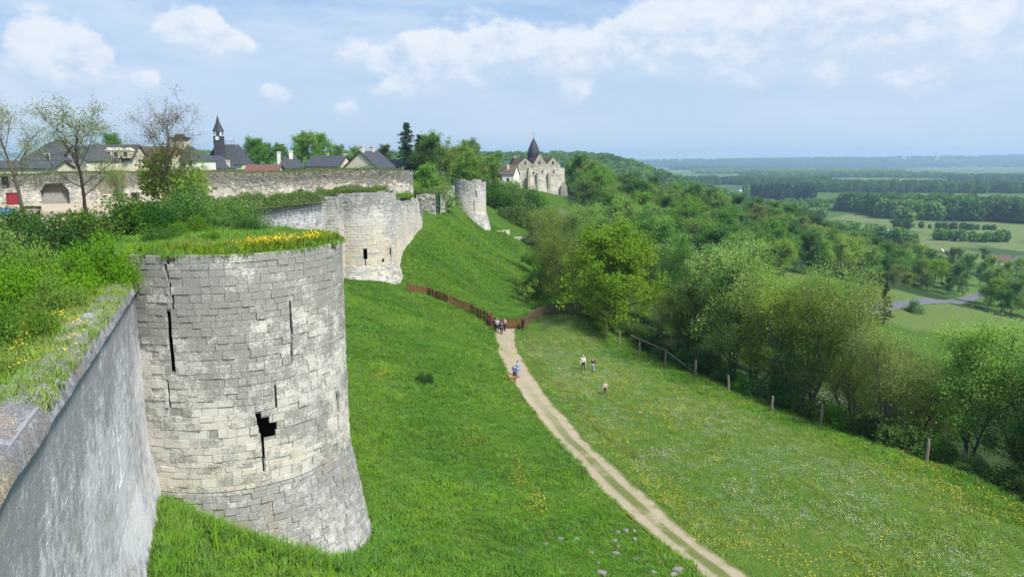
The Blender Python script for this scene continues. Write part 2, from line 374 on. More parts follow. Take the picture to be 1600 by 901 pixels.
def leaf_mat(name, a, b, c=None, trans=.42, up=.35, gain=1.45, mac=.25):
    a = tuple(x*gain for x in a); b = tuple(x*gain for x in b)
    m, nt, out = new_mat(name)
    geo = nt.node('ShaderNodeNewGeometry'); oi = nt.node('ShaderNodeObjectInfo')
    r = geo.outputs['Random Per Island']; P = geo.outputs['Position']
    n = nt.noise(P, .6, 3, .6); nmac = nt.rng(nt.noise(P, .13, 4, .6), .36, .66)
    col = nt.mix(nt.math('ADD', nt.math('MULTIPLY', r, .6), nt.math('MULTIPLY', nt.rng(n, .3, .7), .4)), a, b)
    col = nt.mix(nt.math('MULTIPLY', nmac, mac), col, tuple(x*k for x, k in zip(b, (1.45, 1.12, 1.0))))
    hsv = nt.node('ShaderNodeHueSaturation'); nt.set(hsv.inputs['Color'], col)
    nt.set(hsv.inputs['Hue'], nt.rng(oi.outputs['Random'], 0, 1, .482, .518, False)); nt.set(hsv.inputs['Value'], nt.rng(nt.math('FRACT', nt.math('MULTIPLY', oi.outputs['Random'], 7.31)), 0, 1, .78, 1.22, False))
    nt.set(hsv.inputs['Saturation'], nt.rng(nt.math('FRACT', nt.math('MULTIPLY', oi.outputs['Random'], 3.77)), 0, 1, .84, 1.08, False))
    col = hsv.outputs[0]
    if c: col = nt.mix(nt.rng(r, c[1], c[1]+.02), col, c[0])
    d = nt.node('ShaderNodeBsdfDiffuse'); nt.set(d.inputs[0], col)
    va = nt.node('ShaderNodeVectorMath', operation='ADD'); nt.l.new(geo.outputs['Normal'], va.inputs[0]); va.inputs[1].default_value = (0, 0, up)
    vn = nt.node('ShaderNodeVectorMath', operation='NORMALIZE'); nt.l.new(va.outputs[0], vn.inputs[0]); nt.l.new(vn.outputs[0], d.inputs['Normal'])
    t = nt.node('ShaderNodeBsdfTranslucent'); nt.set(t.inputs[0], nt.mix(.5, col, (.12,.20,.02)))
    mx = nt.node('ShaderNodeMixShader'); mx.inputs[0].default_value = trans
    nt.l.new(d.outputs[0], mx.inputs[1]); nt.l.new(t.outputs[0], mx.inputs[2]); nt.l.new(mx.outputs[0], out.inputs['Surface'])
    return m
L = {}
L['mid'] = leaf_mat('leaf_mid', (.042,.100,.016), (.085,.165,.028), gain=2.15)
L['bright'] = leaf_mat('leaf_maple', (.080,.150,.018), (.140,.215,.028), gain=1.65)
L['dark'] = leaf_mat('leaf_dark', (.024,.066,.015), (.052,.112,.024), gain=1.85)
L['olive'] = leaf_mat('leaf_olive', (.066,.098,.020), (.112,.165,.034), gain=1.85)
L['pale'] = leaf_mat('leaf_pale', (.076,.145,.022), (.128,.210,.036), gain=2.0)
L['conifer'] = leaf_mat('leaf_conifer', (.012,.030,.016), (.028,.056,.026), trans=.15)
L['bush'] = leaf_mat('leaf_bush', (.045,.120,.014), (.100,.205,.026))
L['bush_dark'] = leaf_mat('leaf_bush_dark', (.020,.060,.012), (.048,.110,.020))
L['lime'] = leaf_mat('leaf_lime', (.085,.165,.012), (.150,.235,.020))
L['blossom'] = leaf_mat('leaf_blossom', (.045,.095,.025), (.09,.15,.045), ((.55,.55,.48), .72))
L['spring'] = leaf_mat('leaf_spring', (.080,.122,.024), (.132,.186,.036), gain=2.0)
L['brown'] = leaf_mat('leaf_budding', (.075,.062,.030), (.12,.10,.048))
L['grass'] = leaf_mat('grass_blade', (.046,.118,.012), (.086,.178,.020), trans=.45, up=2.2, gain=2.35, mac=.5)
L['grass_dark'] = leaf_mat('grass_blade_dark', (.036,.094,.012), (.066,.146,.018), trans=.45, up=2.2, gain=2.35, mac=.5)
L['grass_meadow'] = leaf_mat('grass_blade_meadow', (.070,.132,.018), (.112,.184,.030), trans=.45, up=2.2, gain=2.35, mac=.5)
L['yellow'] = leaf_mat('petal_yellow', (.55,.40,.01), (.70,.52,.02), trans=.2, gain=1)
L['white'] = leaf_mat('petal_white', (.62,.64,.58), (.75,.75,.70), trans=.2, gain=.9)

# ------------------------------------------------------------------ terrain mesh
ang = np.r_[np.arange(-180, -52, 4.), np.arange(-52, 52, .24), np.arange(52, 180, 4.)]; ang = np.deg2rad(ang)
rad = np.r_[np.geomspace(3, 11000, 372)]
A, RR = np.meshgrid(ang, rad, indexing='ij')
TX = RR*np.sin(A); TY = RR*np.cos(A); TZ = hgt(TX, TY)
na, nr = A.shape
idx = np.arange(na*nr).reshape(na, nr)
i2 = np.roll(idx, -1, axis=0)
Fq = np.stack([idx[:, :-1], idx[:, 1:], i2[:, 1:], i2[:, :-1]], -1).reshape(-1, 4)
TV = np.stack([TX, TY, TZ], -1).reshape(-1, 3)
TV = np.r_[TV, [[0, 0, h1(0, 0)]]]
Ft = np.stack([i2[:, 0], np.full(na, na*nr), idx[:, 0]], -1)
_pp = np.array([hit(*p) for p in ((788,524),(793,548),(813,588),(846,634),(902,698),(957,754),(1030,822),(1132,901))])
_py = np.r_[-40, 18, _pp[::-1, 1], 112]; _px = np.r_[32, 16.6, _pp[::-1, 0], _pp[0, 0] + .6]
def path_x(y): return np.interp(y, _py, _px)
def hedge_x(y): return np.interp(y, [-40, -10, 20, 50, 61, 75.6, 96, 110], [74, 60, 47, 33.5, 26.9, 19.6, 12.3, 9])
tx, ty = TV[:, 0], TV[:, 1]; tr = np.hypot(tx, ty)
meadow = sstep(1.0, 3.0, tx - path_x(ty)) * sstep(97, 90, ty) * sstep(110, 100, tr) * (tx < hedge_x(ty) + 1)
meadow = meadow * np.clip(.75 + 1.3*fbm(tx/9, ty/9, 3), 0, 1) * sstep(0, 7, hedge_x(ty) - tx)
far = sstep(300, 420, tr) * sstep(-60, -40, -TV[:, 2])
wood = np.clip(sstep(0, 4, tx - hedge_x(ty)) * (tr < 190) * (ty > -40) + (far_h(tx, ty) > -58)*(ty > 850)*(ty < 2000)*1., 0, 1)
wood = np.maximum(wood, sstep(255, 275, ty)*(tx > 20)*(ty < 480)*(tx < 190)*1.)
hay = ((ty > 195) & (ty < 285) & (tx > 70) & (tx < 210)) * 1. * (wood < .5)
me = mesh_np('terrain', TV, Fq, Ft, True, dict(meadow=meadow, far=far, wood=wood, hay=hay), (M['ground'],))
tag(obj('terrain', me), 'green hillside meadow and valley floor running out to the far hills', 'terrain', kind='structure')

# ------------------------------------------------------------------ draped strips (path, road)
def strip_mat(kind):
    m, nt, out = new_mat(kind); P = pos(nt)
    u = attr(nt, 'u')
    n = nt.noise(P, .7, 6, .65); n2 = nt.noise(P, 9, 5, .7)
    if kind == 'dirt_path':
        sy = nt.node('ShaderNodeSeparateXYZ'); nt.l.new(P, sy.inputs[0])
        c = nt.mix(n2, (.25,.215,.145), (.38,.33,.24))
        c = nt.mix(nt.math('MULTIPLY', nt.rng(n, .45, .65), .5), c, (.22,.20,.09))
        mid = nt.math('MULTIPLY', nt.rng(nt.math('ABSOLUTE', nt.math('SUBTRACT', u, .5)), .20, .08), nt.rng(nt.math('ADD', nt.noise(P, .22, 4, .6), nt.math('MULTIPLY', n, .25)), .44, .62))
        mid = nt.math('MULTIPLY', mid, nt.rng(sy.outputs[1], 68, 48, .12, .95))
        edge = nt.rng(nt.math('ADD', nt.math('ABSOLUTE', nt.math('SUBTRACT', u, .5)), nt.math('MULTIPLY', nt.math('SUBTRACT', n, .5), .35)), .36, .47)
        c = nt.mix(nt.math('MULTIPLY', nt.math('MAXIMUM', mid, edge), nt.rng(n2, .3, .5, .5, 1)), c, (.10,.13,.03))
    else:
        c = nt.mix(n2, (.10,.105,.12), (.15,.155,.17))
    principled(nt, out, c, .95, n2, .4, .03, .1); return m
def strip(name, pts, width, mat, label, lift=.03, step=.6):
    pts = np.array(pts, float)
    s = np.r_[0, np.cumsum(np.hypot(*np.diff(pts, axis=0).T))]; t = np.arange(0, s[-1], step)
    x = np.interp(t, s, pts[:, 0]); y = np.interp(t, s, pts[:, 1])
    k = 9; ker = np.ones(k)/k
    if len(x) > 3*k:
        xs = np.convolve(np.pad(x, k//2, 'edge'), ker, 'valid'); ys = np.convolve(np.pad(y, k//2, 'edge'), ker, 'valid'); x, y = xs, ys
    dx, dy = np.gradient(x), np.gradient(y); l = np.hypot(dx, dy); nx, ny = dy/l, -dx/l
    us = np.linspace(0, 1, 13); wv = width*(1 + .22*fbm(t/4., t*0 + 3.3, 3))
    PX = x[:, None] + nx[:, None]*(us - .5)*wv[:, None]; PY = y[:, None] + ny[:, None]*(us - .5)*wv[:, None]
    PZ = hgt(PX, PY) + lift
    PZ += -.05*np.exp(-((np.abs(us-.5)-.27)/.10)**2)[None]
    n0, n1 = PX.shape; ii = np.arange(n0*n1).reshape(n0, n1)
    Fq = np.stack([ii[:-1, :-1], ii[:-1, 1:], ii[1:, 1:], ii[1:, :-1]], -1).reshape(-1, 4)
    me = mesh_np(name, np.stack([PX, PY, PZ], -1).reshape(-1, 3), Fq, None, True, dict(u=np.tile(us, n0)), (mat,))
    return tag(obj(name, me), label, name.split('_')[-1], kind='structure')
ys_ = np.linspace(8, 90, 60)
strip('dirt_path', [(path_x(y), y) for y in ys_], 2.7, strip_mat('dirt_path'), 'worn dirt path with grassy middle crossing the meadow to the gate', .07, .4)
road_pts = [hit(*p)[:2] for p in ((1180,500),(1290,490),(1390,478),(1450,470.5),(1520,462.5),(1560,458))]
strip('country_road', road_pts, 6.0, strip_mat('asphalt_road'), 'grey country road crossing the fields below the hedge', .12, 1.5)
strip('hill_lane', [hit(*p)[:2] for p in ((868,352),(874,342),(880,335),(886,331))], 4.5, bpy.data.materials['asphalt_road'], 'short bend of grey lane among trees below the church', .10, .8)

# ------------------------------------------------------------------ masonry
def courses(u0, u1, z0, z1, ch, lmin, lmax, g, cuts=(), top=None, bot=None, jit=.12):
    out = []; z = z0
    while z < z1 - .05:
        hh = ch*g.uniform(1-jit, 1+jit); zb = min(z + hh, z1)
        if z1 - zb < .12: zb = z1
        u = u0 - g.uniform(0, lmax)
        while u < u1:
            l = g.uniform(lmin, lmax); a, b = max(u, u0), min(u + l, u1); u += l
            if b - a < .06: continue
            segs = [(a, b)]
            for (cu0, cu1, cz0, cz1) in cuts:
                zc = .5*(z + zb)
                if cz0 <= zc <= cz1:
                    ns = []
                    for (p, q) in segs:
                        if cu1 <= p or cu0 >= q: ns.append((p, q)); continue
                        if cu0 - p > .04: ns.append((p, cu0))
                        if q - cu1 > .04: ns.append((cu1, q))
                    segs = ns
            for (p, q) in segs:
                um = .5*(p+q)
                if top is not None and zb > top(um) + .05: continue
                if bot is not None and zb < bot(um): continue
                out.append((p, q, z, zb, g.random()))
        z = zb
    return out
def stone_arrays(lst, surf, g, proud=.02, gap=.006, ch=.010, back=.12):
    """12 vertices, 9 quads per stone"""
    S = np.array(lst); n = len(S); p, q, a, b = S[:, 0]+gap, S[:, 1]-gap, S[:, 2]+gap, S[:, 3]-gap
    c = np.minimum(np.minimum(q-p, b-a)*.25, ch*g.uniform(.6, 1.7, n))
    pr = g.normal(0, proud, n) - np.where(g.random(n) < .06, g.uniform(.01, .035, n), 0)*(proud > .004)
    def ring(ins, d, jit):
        U = np.stack([p+ins, q-ins, q-ins, p+ins], 1); Zz = np.stack([a+ins, a+ins, b-ins, b-ins], 1)
        if jit: U = U + g.normal(0, jit, U.shape); Zz = Zz + g.normal(0, jit, U.shape)
        D = np.broadcast_to(np.asarray(d).reshape(-1, 1), U.shape) + (g.normal(0, jit*.8, U.shape) if jit else 0)
        return np.stack(surf(U.ravel(), Zz.ravel(), D.ravel()), -1).reshape(n, 4, 3)
    V = np.concatenate([ring(0*c, np.full(n, -back), 0), ring(0*c, pr - c*.8, .003), ring(c, pr, .005)], 1).reshape(-1, 3)
    f = []
    for k in range(4):
        j = (k+1) % 4; f.append((k, j, 4+j, 4+k)); f.append((4+k, 4+j, 8+j, 8+k))
    f.append((8, 9, 10, 11)); f = np.array(f)
    F = (f[None] + 12*np.arange(n)[:, None, None]).reshape(-1, 4)
    return V, F, np.repeat(S[:, 4], 12)
def grid_surf(surf, u0, u1, z0, z1, d, du, dz, cuts=(), top=None):
    us = np.linspace(u0, u1, max(2, int((u1-u0)/du)+1)); zs = np.linspace(z0, z1, max(2, int((z1-z0)/dz)+1))
    U, Zz = np.meshgrid(us, zs, indexing='ij'); V = np.stack(surf(U.ravel(), Zz.ravel(), np.full(U.size, d)), -1)
    ii = np.arange(U.size).reshape(U.shape); F = []
    um = .5*(us[1:]+us[:-1]); zm = .5*(zs[1:]+zs[:-1])
    keep = np.ones((len(um), len(zm)), bool)
    for (a, b, c, e) in cuts: keep &= ~(((um >= a) & (um <= b))[:, None] & ((zm >= c) & (zm <= e))[None])
    if top is not None: keep &= zm[None] < np.array([top(u) for u in um])[:, None] - .03
    Fq = np.stack([ii[:-1, :-1], ii[1:, :-1], ii[1:, 1:], ii[:-1, 1:]], -1)[keep]
    return V, Fq.reshape(-1, 4)
def cyl(C, rfun, th0):
    r0 = rfun(np.array([0.]))[0]
    def s(u, z, d):
        th = th0 + u / RREF[0]; r = rfun(z) + d
        return C[0] + r*np.cos(th), C[1] + r*np.sin(th), z
    return s
RREF = [5.0]
def make_cyl(C, r, zf, slope, th0):
    def s(u, z, d):
        th = th0 + u / r; rr = r + np.maximum(zf - z, 0)*slope + d
        z = z + .05*vnoise(u*.45 + 3.1, z*.25) + .02*vnoise(u*1.7, z*.9)
        return C[0] + rr*np.cos(th), C[1] + rr*np.sin(th), z
    return s
def make_line(A, B, batter=None):
    A = np.array(A, float); B = np.array(B, float); ln = np.hypot(*(B-A)); d = (B-A)/ln; nrm = np.array([d[1], -d[0]])
    def s(u, z, dd):
        e = dd + (np.maximum(batter[0]-z, 0)*batter[1] if batter else 0)
        return A[0] + d[0]*u + nrm[0]*e, A[1] + d[1]*u + nrm[1]*e, z
    s.len = ln; s.n = nrm; s.d = d
    return s
def stone_obj(name, lst, surf, mat, parent, g, proud=.02, kind=None, **kw):
    V, F, rn = stone_arrays(lst, surf, g, proud, **kw)
    o = obj(name, mesh_np(name, V, F, None, False, dict(rnd=rn), (mat,)), parent)
    if kind: o['kind'] = kind
    return o
def grid_obj(name, surf, u0, u1, z0, z1, d, du, dz, mat, parent, cuts=(), top=None):
    V, F = grid_surf(surf, u0, u1, z0, z1, d, du, dz, cuts, top)
    return obj(name, mesh_np(name, V, F, None, True, dict(rnd=np.full(len(V), .5)), (mat,)), parent)

# ---- tower 1 (near)
C1 = np.array([-12.64, 32.5]); r1 = 5.0; ZT1 = -3.5; ZF1 = -13.0; SL1 = .175
TH0 = R(-132); TH1 = R(75)
s1 = make_cyl(C1, r1, ZF1, SL1, TH0); U1 = r1*(TH1-TH0)
def on_tower1(px, py):
    d = ray(px, py); t = np.linspace(15, 50, 4000); x = d[0]*t; y = d[1]*t; z = d[2]*t
    rr = r1 + np.maximum(ZF1-z, 0)*SL1
    i = np.argmax(np.hypot(x-C1[0], y-C1[1]) < rr)
    th = math.atan2(y[i]-C1[1], x[i]-C1[0]); return (th-TH0)*r1, z[i]
cuts1 = []
def cutpx(x0, y0, x1, y1, wmin=.085):
    (a, zt), (b, zb) = on_tower1(x0, y0), on_tower1(x1, y1)
    a, b = min(a, b), max(a, b)
    if b - a < wmin: m_ = .5*(a+b); a, b = m_-wmin/2, m_+wmin/2
    cuts1.append((a, b, min(zt, zb), max(zt, zb)))
for seg in [(260,396,262,412),(257,412,260,424),(260,424,263,440),(263,440,267,455),(268,455,271,470),(267,470,272,485),(259,486,269,520),(261,520,271,550),(264,550,274,580),
            (453,470,456,520),(454.5,520,457.5,570),(399,646,409,654),(401,653,421,663),(403,661,434,670),(406,670,431,679),(408,678,414,715),(410,715,415,742),
            (525.5,617,531,645),(528,645,530.5,690),(263,600,265,640),(430,600,431.5,640)]:
    cutpx(*seg)
tower1 = tag(empty('round_tower', (C1[0], C1[1], -18.5)), 'nearest grey limestone round tower with cross slit, crack and flared base', 'tower')
T1I = Matrix.Translation(-Vector(tower1.location))
def put(o):   # keep world-built mesh in place under an offset empty
    o.matrix_parent_inverse = Matrix.Translation(Vector(o.parent.location)).inverted(); return o
g = np.random.default_rng(11)
top1 = lambda u: ZT1 + .0 + .10*float(vnoise(u*1.6, 2.2)) + (.0)
lst = courses(0, U1, ZF1, ZT1 - .02, .285, .30, .68, g, cuts1, None, None, .28)
# drop a few weathered stones of the top course
lst = [s for s in lst if not (s[3] > ZT1-.1 and g.random() < .08)]
mid_u = (math.atan2(-C1[1], -C1[0]) - TH0)*r1
def vis(sn):
    u = .5*(sn[0]+sn[1]); th = TH0 + u/r1; n_ = np.array([math.cos(th), math.sin(th)]); p = C1 + n_*r1
    v = -p/np.linalg.norm(p); fac = n_ @ v
    hidden = th < R(-109)
    return -1 if hidden else fac*(sn[1]-sn[0])*(sn[3]-sn[2]) / (p @ p)
fl = courses(0, U1, -19.6, ZF1 - .03, .265, .30, .60, g, [], None)
allst = [(vis(s_), 0, s_) for s_ in lst] + [(vis(s_)*.7 if s_[3] > -17 else -1, 1, s_) for s_ in fl]
allst.sort(key=lambda t: -t[0])
for k, (v_, kk, s_) in enumerate(allst[:298]):
    put(stone_obj('stone', [s_], s1, M['stone_flare' if kk else 'stone'], tower1, g, .015, gap=.005, ch=.009))
put(stone_obj('stonework', [s_ for v_, kk, s_ in allst[298:] if kk == 0], s1, M['stone'], tower1, g, .015, 'stuff', gap=.005, ch=.009))
put(stone_obj('plinth_stonework', [s_ for v_, kk, s_ in allst[298:] if kk == 1], s1, M['stone_flare'], tower1, g, .022, 'stuff'))
put(grid_obj('mortar_core', s1, 0, U1, -19.8, ZT1-.06, -.05, .06, .07, M['mortar'], tower1, cuts1))
put(grid_obj('rear_wall', s1, U1, r1*2*math.pi, -19.8, ZT1-.06, -.02, .6, .6, M['stone'], tower1))
mb = MB(); mb.lathe([(r1-.03, -3.75), (r1-.05, -3.58), (3.0, -3.35), (.5, -3.2)], 40, C1)
put(mb.build('turf_cap', M['rust_soil'], tower1))

# ---- near curtain wall
W0 = np.array([-3.6 + .39*6, -6.0]); W1 = np.array([-14.4, 27.8]); WC = np.array([-31.0, 74.0])
sw = make_line(W0, W1 + (W1-W0)*.02, (-11., .16))
wall1 = tag(empty('curtain_wall', (-9, 12, -13)), 'tall near curtain wall seen edge-on running up to the nearest tower', 'wall')
g = np.random.default_rng(12)
lst = courses(0, sw.len, -16, -4.42, .30, .25, .6, g, [(28.2, 28.9, -9.6, -7.6)])
put(stone_obj('stonework', lst, sw, M['stone_wall'], wall1, g, .0012, 'stuff', ch=.0015, gap=-.001))
put(grid_obj('mortar_core', sw, 0, sw.len, -16, -4.45, -.03, .3, .3, M['stone_wall'], wall1))
def coping_mesh():
    us = np.arange(0, sw.len, .14); vs = np.linspace(-.14, 1.15, 14); U, Vv = np.meshgrid(us, vs, indexing='ij')
    prof = np.interp(Vv, [-.14, -.06, .1, .5, 1.0, 1.15], [-.42, -.10, .03, .07, .0, -.5])
    z = -4.40 + prof + .07*fbm(U*1.3, Vv*2.2, 4)
    x, y, z = sw(U.ravel(), z.ravel(), -Vv.ravel() + .02); x, y, _ = sw(U.ravel(), np.full(U.size, -5.), -Vv.ravel() + .0)
    ii = np.arange(U.size).reshape(U.shape); F = np.stack([ii[:-1, :-1], ii[:-1, 1:], ii[1:, 1:], ii[1:, :-1]], -1).reshape(-1, 4)
    return mesh_np('coping', np.stack([x, y, z], -1), F[:, ::-1], None, True, dict(rnd=np.full(U.size, .5)), (M['coping'],))
put(obj('coping', coping_mesh(), wall1))

# ---- hidden link and re-entrant curtain between towers 1 and 2
C2 = np.array([-20.5, 100.]); r2 = 4.8; ZT2 = -4.1; ZF2 = -13.5
link = tag(empty('curtain_wall', (-22, 50, -14)), 'curtain wall with broken top behind the nearest tower, hedge growing on it', 'wall')
g = np.random.default_rng(13)
sl = make_line(C1 + np.array([-2.5, 3.]), WC)
put(stone_obj('stonework', courses(0, sl.len, -15.5, -5.2, .5, .6, 1.2, g), sl, M['stone_far'], link, g, .03, 'stuff'))
put(grid_obj('mortar_core', sl, 0, sl.len, -15.5, -5.2, -.03, 1, 1, M['mortar'], link))
sr = make_line(WC, (-22.6, 96.5))
tp = lambda u: -5.25 + .35*float(fbm(u/2.5, 1.7, 3))
put(stone_obj('stonework', courses(0, sr.len, -15.5, -4.9, .34, .4, .9, g, (), tp), sr, M['stone_wall'], link, g, .02, 'stuff', gap=.014, ch=.02))
put(grid_obj('mortar_core', sr, 0, sr.len, -15.5, -4.9, -.04, .5, .15, M['mortar'], link, (), tp))

# ---- tower 2
def round_tower(C, r, zt, zf, slope, zb, th0, th1, seed, label, cuts=(), mat='stone_far', ch=.36, ragged=.3):
    t = tag(empty('round_tower', (C[0], C[1], zb)), label, 'tower'); g = np.random.default_rng(seed)
    s = make_cyl(np.array(C), r, zf, slope, th0); U = r*(th1-th0)
    tp = lambda u: zt + ragged*float(fbm(u/1.7, seed*1.3, 3))
    put(stone_obj('stonework', courses(0, U, zf, zt+.3, ch, .4, .95, g, cuts, tp), s, M[mat], t, g, .016, 'stuff', gap=.014, ch=.02))
    put(stone_obj('plinth_stonework', courses(0, U, zb, zf-.05, ch*.9, .35, .75, g), s, M['stone_far_plinth'], t, g, .025, 'stuff', gap=.014, ch=.03))
    put(grid_obj('mortar_core', s, 0, U, zb, zt+.3, -.04, .18, .15, M[mat], t, cuts, tp))
    put(grid_obj('rear_wall', s, U, r*2*math.pi, zb, zt-.3, -.04, .8, .8, M[mat], t))
    mb = MB(); mb.lathe([(r-.25, zt-.9), (r-.3, zt-.35), (r*.6, zt+.05), (.5, zt+.2)], 24, C); put(mb.build('turf_cap', M['rust_soil'], t))
    return t, s
def cyl_hit(C, r, th0, px, py):
    d = ray(px, py); t = np.linspace(20, 260, 30000); x = d[0]*t; y = d[1]*t
    i = np.argmax(np.hypot(x-C[0], y-C[1]) < r); return (math.atan2(y[i]-C[1], x[i]-C[0])-th0)*r, d[2]*t[i]
def cyl_cut(C, r, th0, x0, y0, x1, y1):
    (a, zt), (b, zb) = cyl_hit(C, r, th0, x0, y0), cyl_hit(C, r, th0, x1, y1); return (min(a, b), max(a, b), min(zt, zb), max(zt, zb))
t0_ = R(-160)
cuts2 = [cyl_cut(C2, r2, t0_, *q) for q in ((567, 389, 574, 404), (569.5, 404, 572, 418), (580.2, 345, 582, 374), (609, 387, 612, 396), (610, 396, 611.5, 412), (528.5, 345, 531, 362), (597, 405, 601, 410))]
round_tower(C2, r2, ZT2, ZF2, .34, -19, t0_, R(80), 21, 'middle round tower with pale beige face and two arrow slits, fence at its foot', cuts2)
# pier on its left
g = np.random.default_rng(22)
pier = tag(empty('buttress', (-23.6, 93.5, -15)), 'pale stone buttress against the left side of the middle tower', 'buttress')
pa = [(-24.9, 95.5), (-24.4, 93.4), (-21.9, 93.3), (-21.6, 96.0)]
for i in range(3):
    sp = make_line(pa[i], pa[i+1]); tp = lambda u: ZT2 - .3 + .3*float(fbm(u, 4.4+i, 2))
    put(stone_obj('stonework', courses(0, sp.len, -16, ZT2, .36, .35, .8, g, (), tp), sp, M['stone_far'], pier, g, .016, 'stuff', gap=.014, ch=.02))
    put(grid_obj('mortar_core', sp, 0, sp.len, -16, ZT2, -.04, .3, .2, M['stone_far'], pier, (), tp))
put(MB().add([(x, y, ZT2-.65) for x, y in pa], [(0, 1, 2, 3)]).build('capping', M['rust_soil'], pier))
# wall segment right of tower 2
seg = tag(empty('curtain_wall', (-15, 110, -13)), 'short beige curtain wall right behind the middle tower', 'wall')
ss = make_line((-16.2, 99.5), (-14.5, 119.5), (-11, .12)); tp = lambda u: -5.2 - .045*u + .5*float(fbm(u/2., 9.1, 3)) - 3.2*float(sstep(17, 20, u))
put(stone_obj('stonework', courses(0, ss.len, -17, -4.6, .36, .4, .9, g, (), tp), ss, M['stone_far'], seg, g, .02, 'stuff', gap=.014, ch=.02))
put(grid_obj('mortar_core', ss, 0, ss.len, -17, -4.6, -.04, .4, .2, M['stone_far'], seg, (), tp))
se = make_line((-14.5, 119.5), (-19, 121)); put(stone_obj('end_stonework', courses(0, se.len, -14, -7.2, .36, .4, .9, g), se, M['stone_far'], seg, g, .05, 'stuff'))

# ---- high town wall
HA, HB = np.array([-66., 84.]), np.array([-15.4, 116.])
town = tag(empty('town_wall', (-40, 100, -5)), 'long high rubble wall with overgrown top behind the court', 'wall')
sh = make_line(HA, HB)
def toph(u): return -1.55 - .75*float(sstep(30, 10, u))*0 + .55*float(fbm(u/3.2, .7, 4)) - .5*float(sstep(57.2, 59.6, u)) + .25*float(sstep(40, 52, u))
def u_at(px):
    k = ray(px, 300); k = k[0]/k[1]; # x = k*y
    dd = HB-HA; t = (k*HA[1]-HA[0])/(dd[0]-k*dd[1]); return t*sh.len
arch = u_at(86); door = u_at(20)
hc = [(arch-1.45, arch+1.45, -6, -4.0)] + [(arch-1.45*math.sqrt(1-(k/9)**2)-.05*(k%3), arch+1.45*math.sqrt(1-(k/9)**2)+.04*(k%2), -4+k*.14, -4+(k+1)*.14) for k in range(8)] + [(door-.72, door+.72, -6, -3.75), (u_at(10)-.35, u_at(10)+.35, -3.2, -1.9), (u_at(210)-.4, u_at(210)+.4, -5.2, -4.0), (u_at(470)-.3, u_at(470)+.3, -4.6, -4.2)]
put(stone_obj('stonework', courses(0, sh.len, -9, -.7, .27, .25, .62, g, hc, toph), sh, M['rubble'], town, g, .03, 'stuff'))
put(grid_obj('mortar_core', sh, 0, sh.len, -9, -.7, -.06, .25, .15, M['mortar'], town, hc, toph))
shb = make_line(HB, HB + np.array([-1.2, 1.9])); put(stone_obj('end_stonework', courses(0, shb.len, -11, -1.5, .3, .25, .6, g), shb, M['rubble'], town, g, .07, 'stuff'))
nb_ = -sh.n
V, F = grid_surf(lambda u, z, d: (HA[0]+sh.d[0]*u + nb_[0]*1.7, HA[1]+sh.d[1]*u + nb_[1]*1.7, z), 0, sh.len, -9, -1.6, 0, 1, 1)
put(obj('rear_face', mesh_np('rear_face', V, F, None, False, dict(rnd=np.full(len(V), .5)), (M['rubble'],)), town))
V = []; us = np.linspace(0, sh.len, 120)
for u in us:
    for k in range(4):
        e = -.02 - k*.55; V.append((HA[0]+sh.d[0]*u+sh.n[0]*e, HA[1]+sh.d[1]*u+sh.n[1]*e, toph(u) - .12 + .12*float(fbm(u, k*1.7, 2))))
ii = np.arange(480).reshape(120, 4); F = np.stack([ii[:-1, :-1], ii[1:, :-1], ii[1:, 1:], ii[:-1, 1:]], -1).reshape(-1, 4)
put(obj('rubble_top', mesh_np('rubble_top', V, F, None, False, dict(rnd=np.full(480, .3)), (M['rubble'],)), town))
# recesses behind the openings, and the red door
def on_wall(u, d, z): return Vector((HA[0]+sh.d[0]*u+sh.n[0]*d, HA[1]+sh.d[1]*u+sh.n[1]*d, z))
for (a, b, c, e) in hc:
    q = [on_wall(a-.1, -.9, c), on_wall(b+.1, -.9, c), on_wall(b+.1, -.9, e+.1), on_wall(a-.1, -.9, e+.1)]
    put(MB().add(q, [(0, 1, 2, 3)]).build('recess', M['mortar'], town))
dm = MB(); q = [on_wall(door-.68, k, z) for k in (-.14, -.2) for z in (-5.5, -3.78)] + [on_wall(door+.68, k, z) for k in (-.14, -.2) for z in (-5.5, -3.78)]
dm.add(q, [(0, 1, 5, 4), (2, 6, 7, 3), (0, 4, 6, 2), (1, 3, 7, 5), (0, 2, 3, 1), (4, 5, 7, 6)])
do = put(dm.build('door', M['red_paint'], town)); do['label'] = 'red painted door'

# ---- wall stub, ivy, wall and tower 3
stub = tag(empty('wall_stub', (-15, 135, -10)), 'crumbling rubble wall stub between the middle tower and the far tower', 'wall')
g = np.random.default_rng(31)
for a, b in (((-17.4, 135.), (-13.9, 134.6)), ((-13.9, 134.6), (-14.6, 137))):
    st = make_line(a, b); tp = lambda u: -6.2 + .5*float(fbm(u/1.2, 3.3, 3))
    put(stone_obj('stonework', courses(0, st.len, -12.5, -5.6, .3, .3, .6, g, (), tp), st, M['rubble'], stub, g, .07, 'stuff'))
    put(grid_obj('mortar_core', st, 0, st.len, -12.5, -5.6, -.06, .3, .15, M['mortar'], stub, (), tp))
C3 = np.array([-9.3, 163.5]); r3 = 3.6; t3 = R(-165)
cuts3 = [cyl_cut(C3, r3, t3, *q) for q in ((743.5, 296, 745, 309), (740.3, 312, 741.4, 330))]
round_tower(C3, r3, -4.3, -11., .26, -18.5, t3, R(70), 33, 'small far round tower with mossy dark flared base at the end of the grass slope', cuts3, ragged=1.1)
w3 = tag(empty('curtain_wall', (-13, 152, -11)), 'narrow pale curtain wall left of the far tower', 'wall')
s3 = make_line((-14.2, 146.), (-12.3, 160.)); tp = lambda u: -5.4 - .35*float(sstep(4, 0, u))*4 + .5*float(fbm(u/1.8, 7.7, 3))
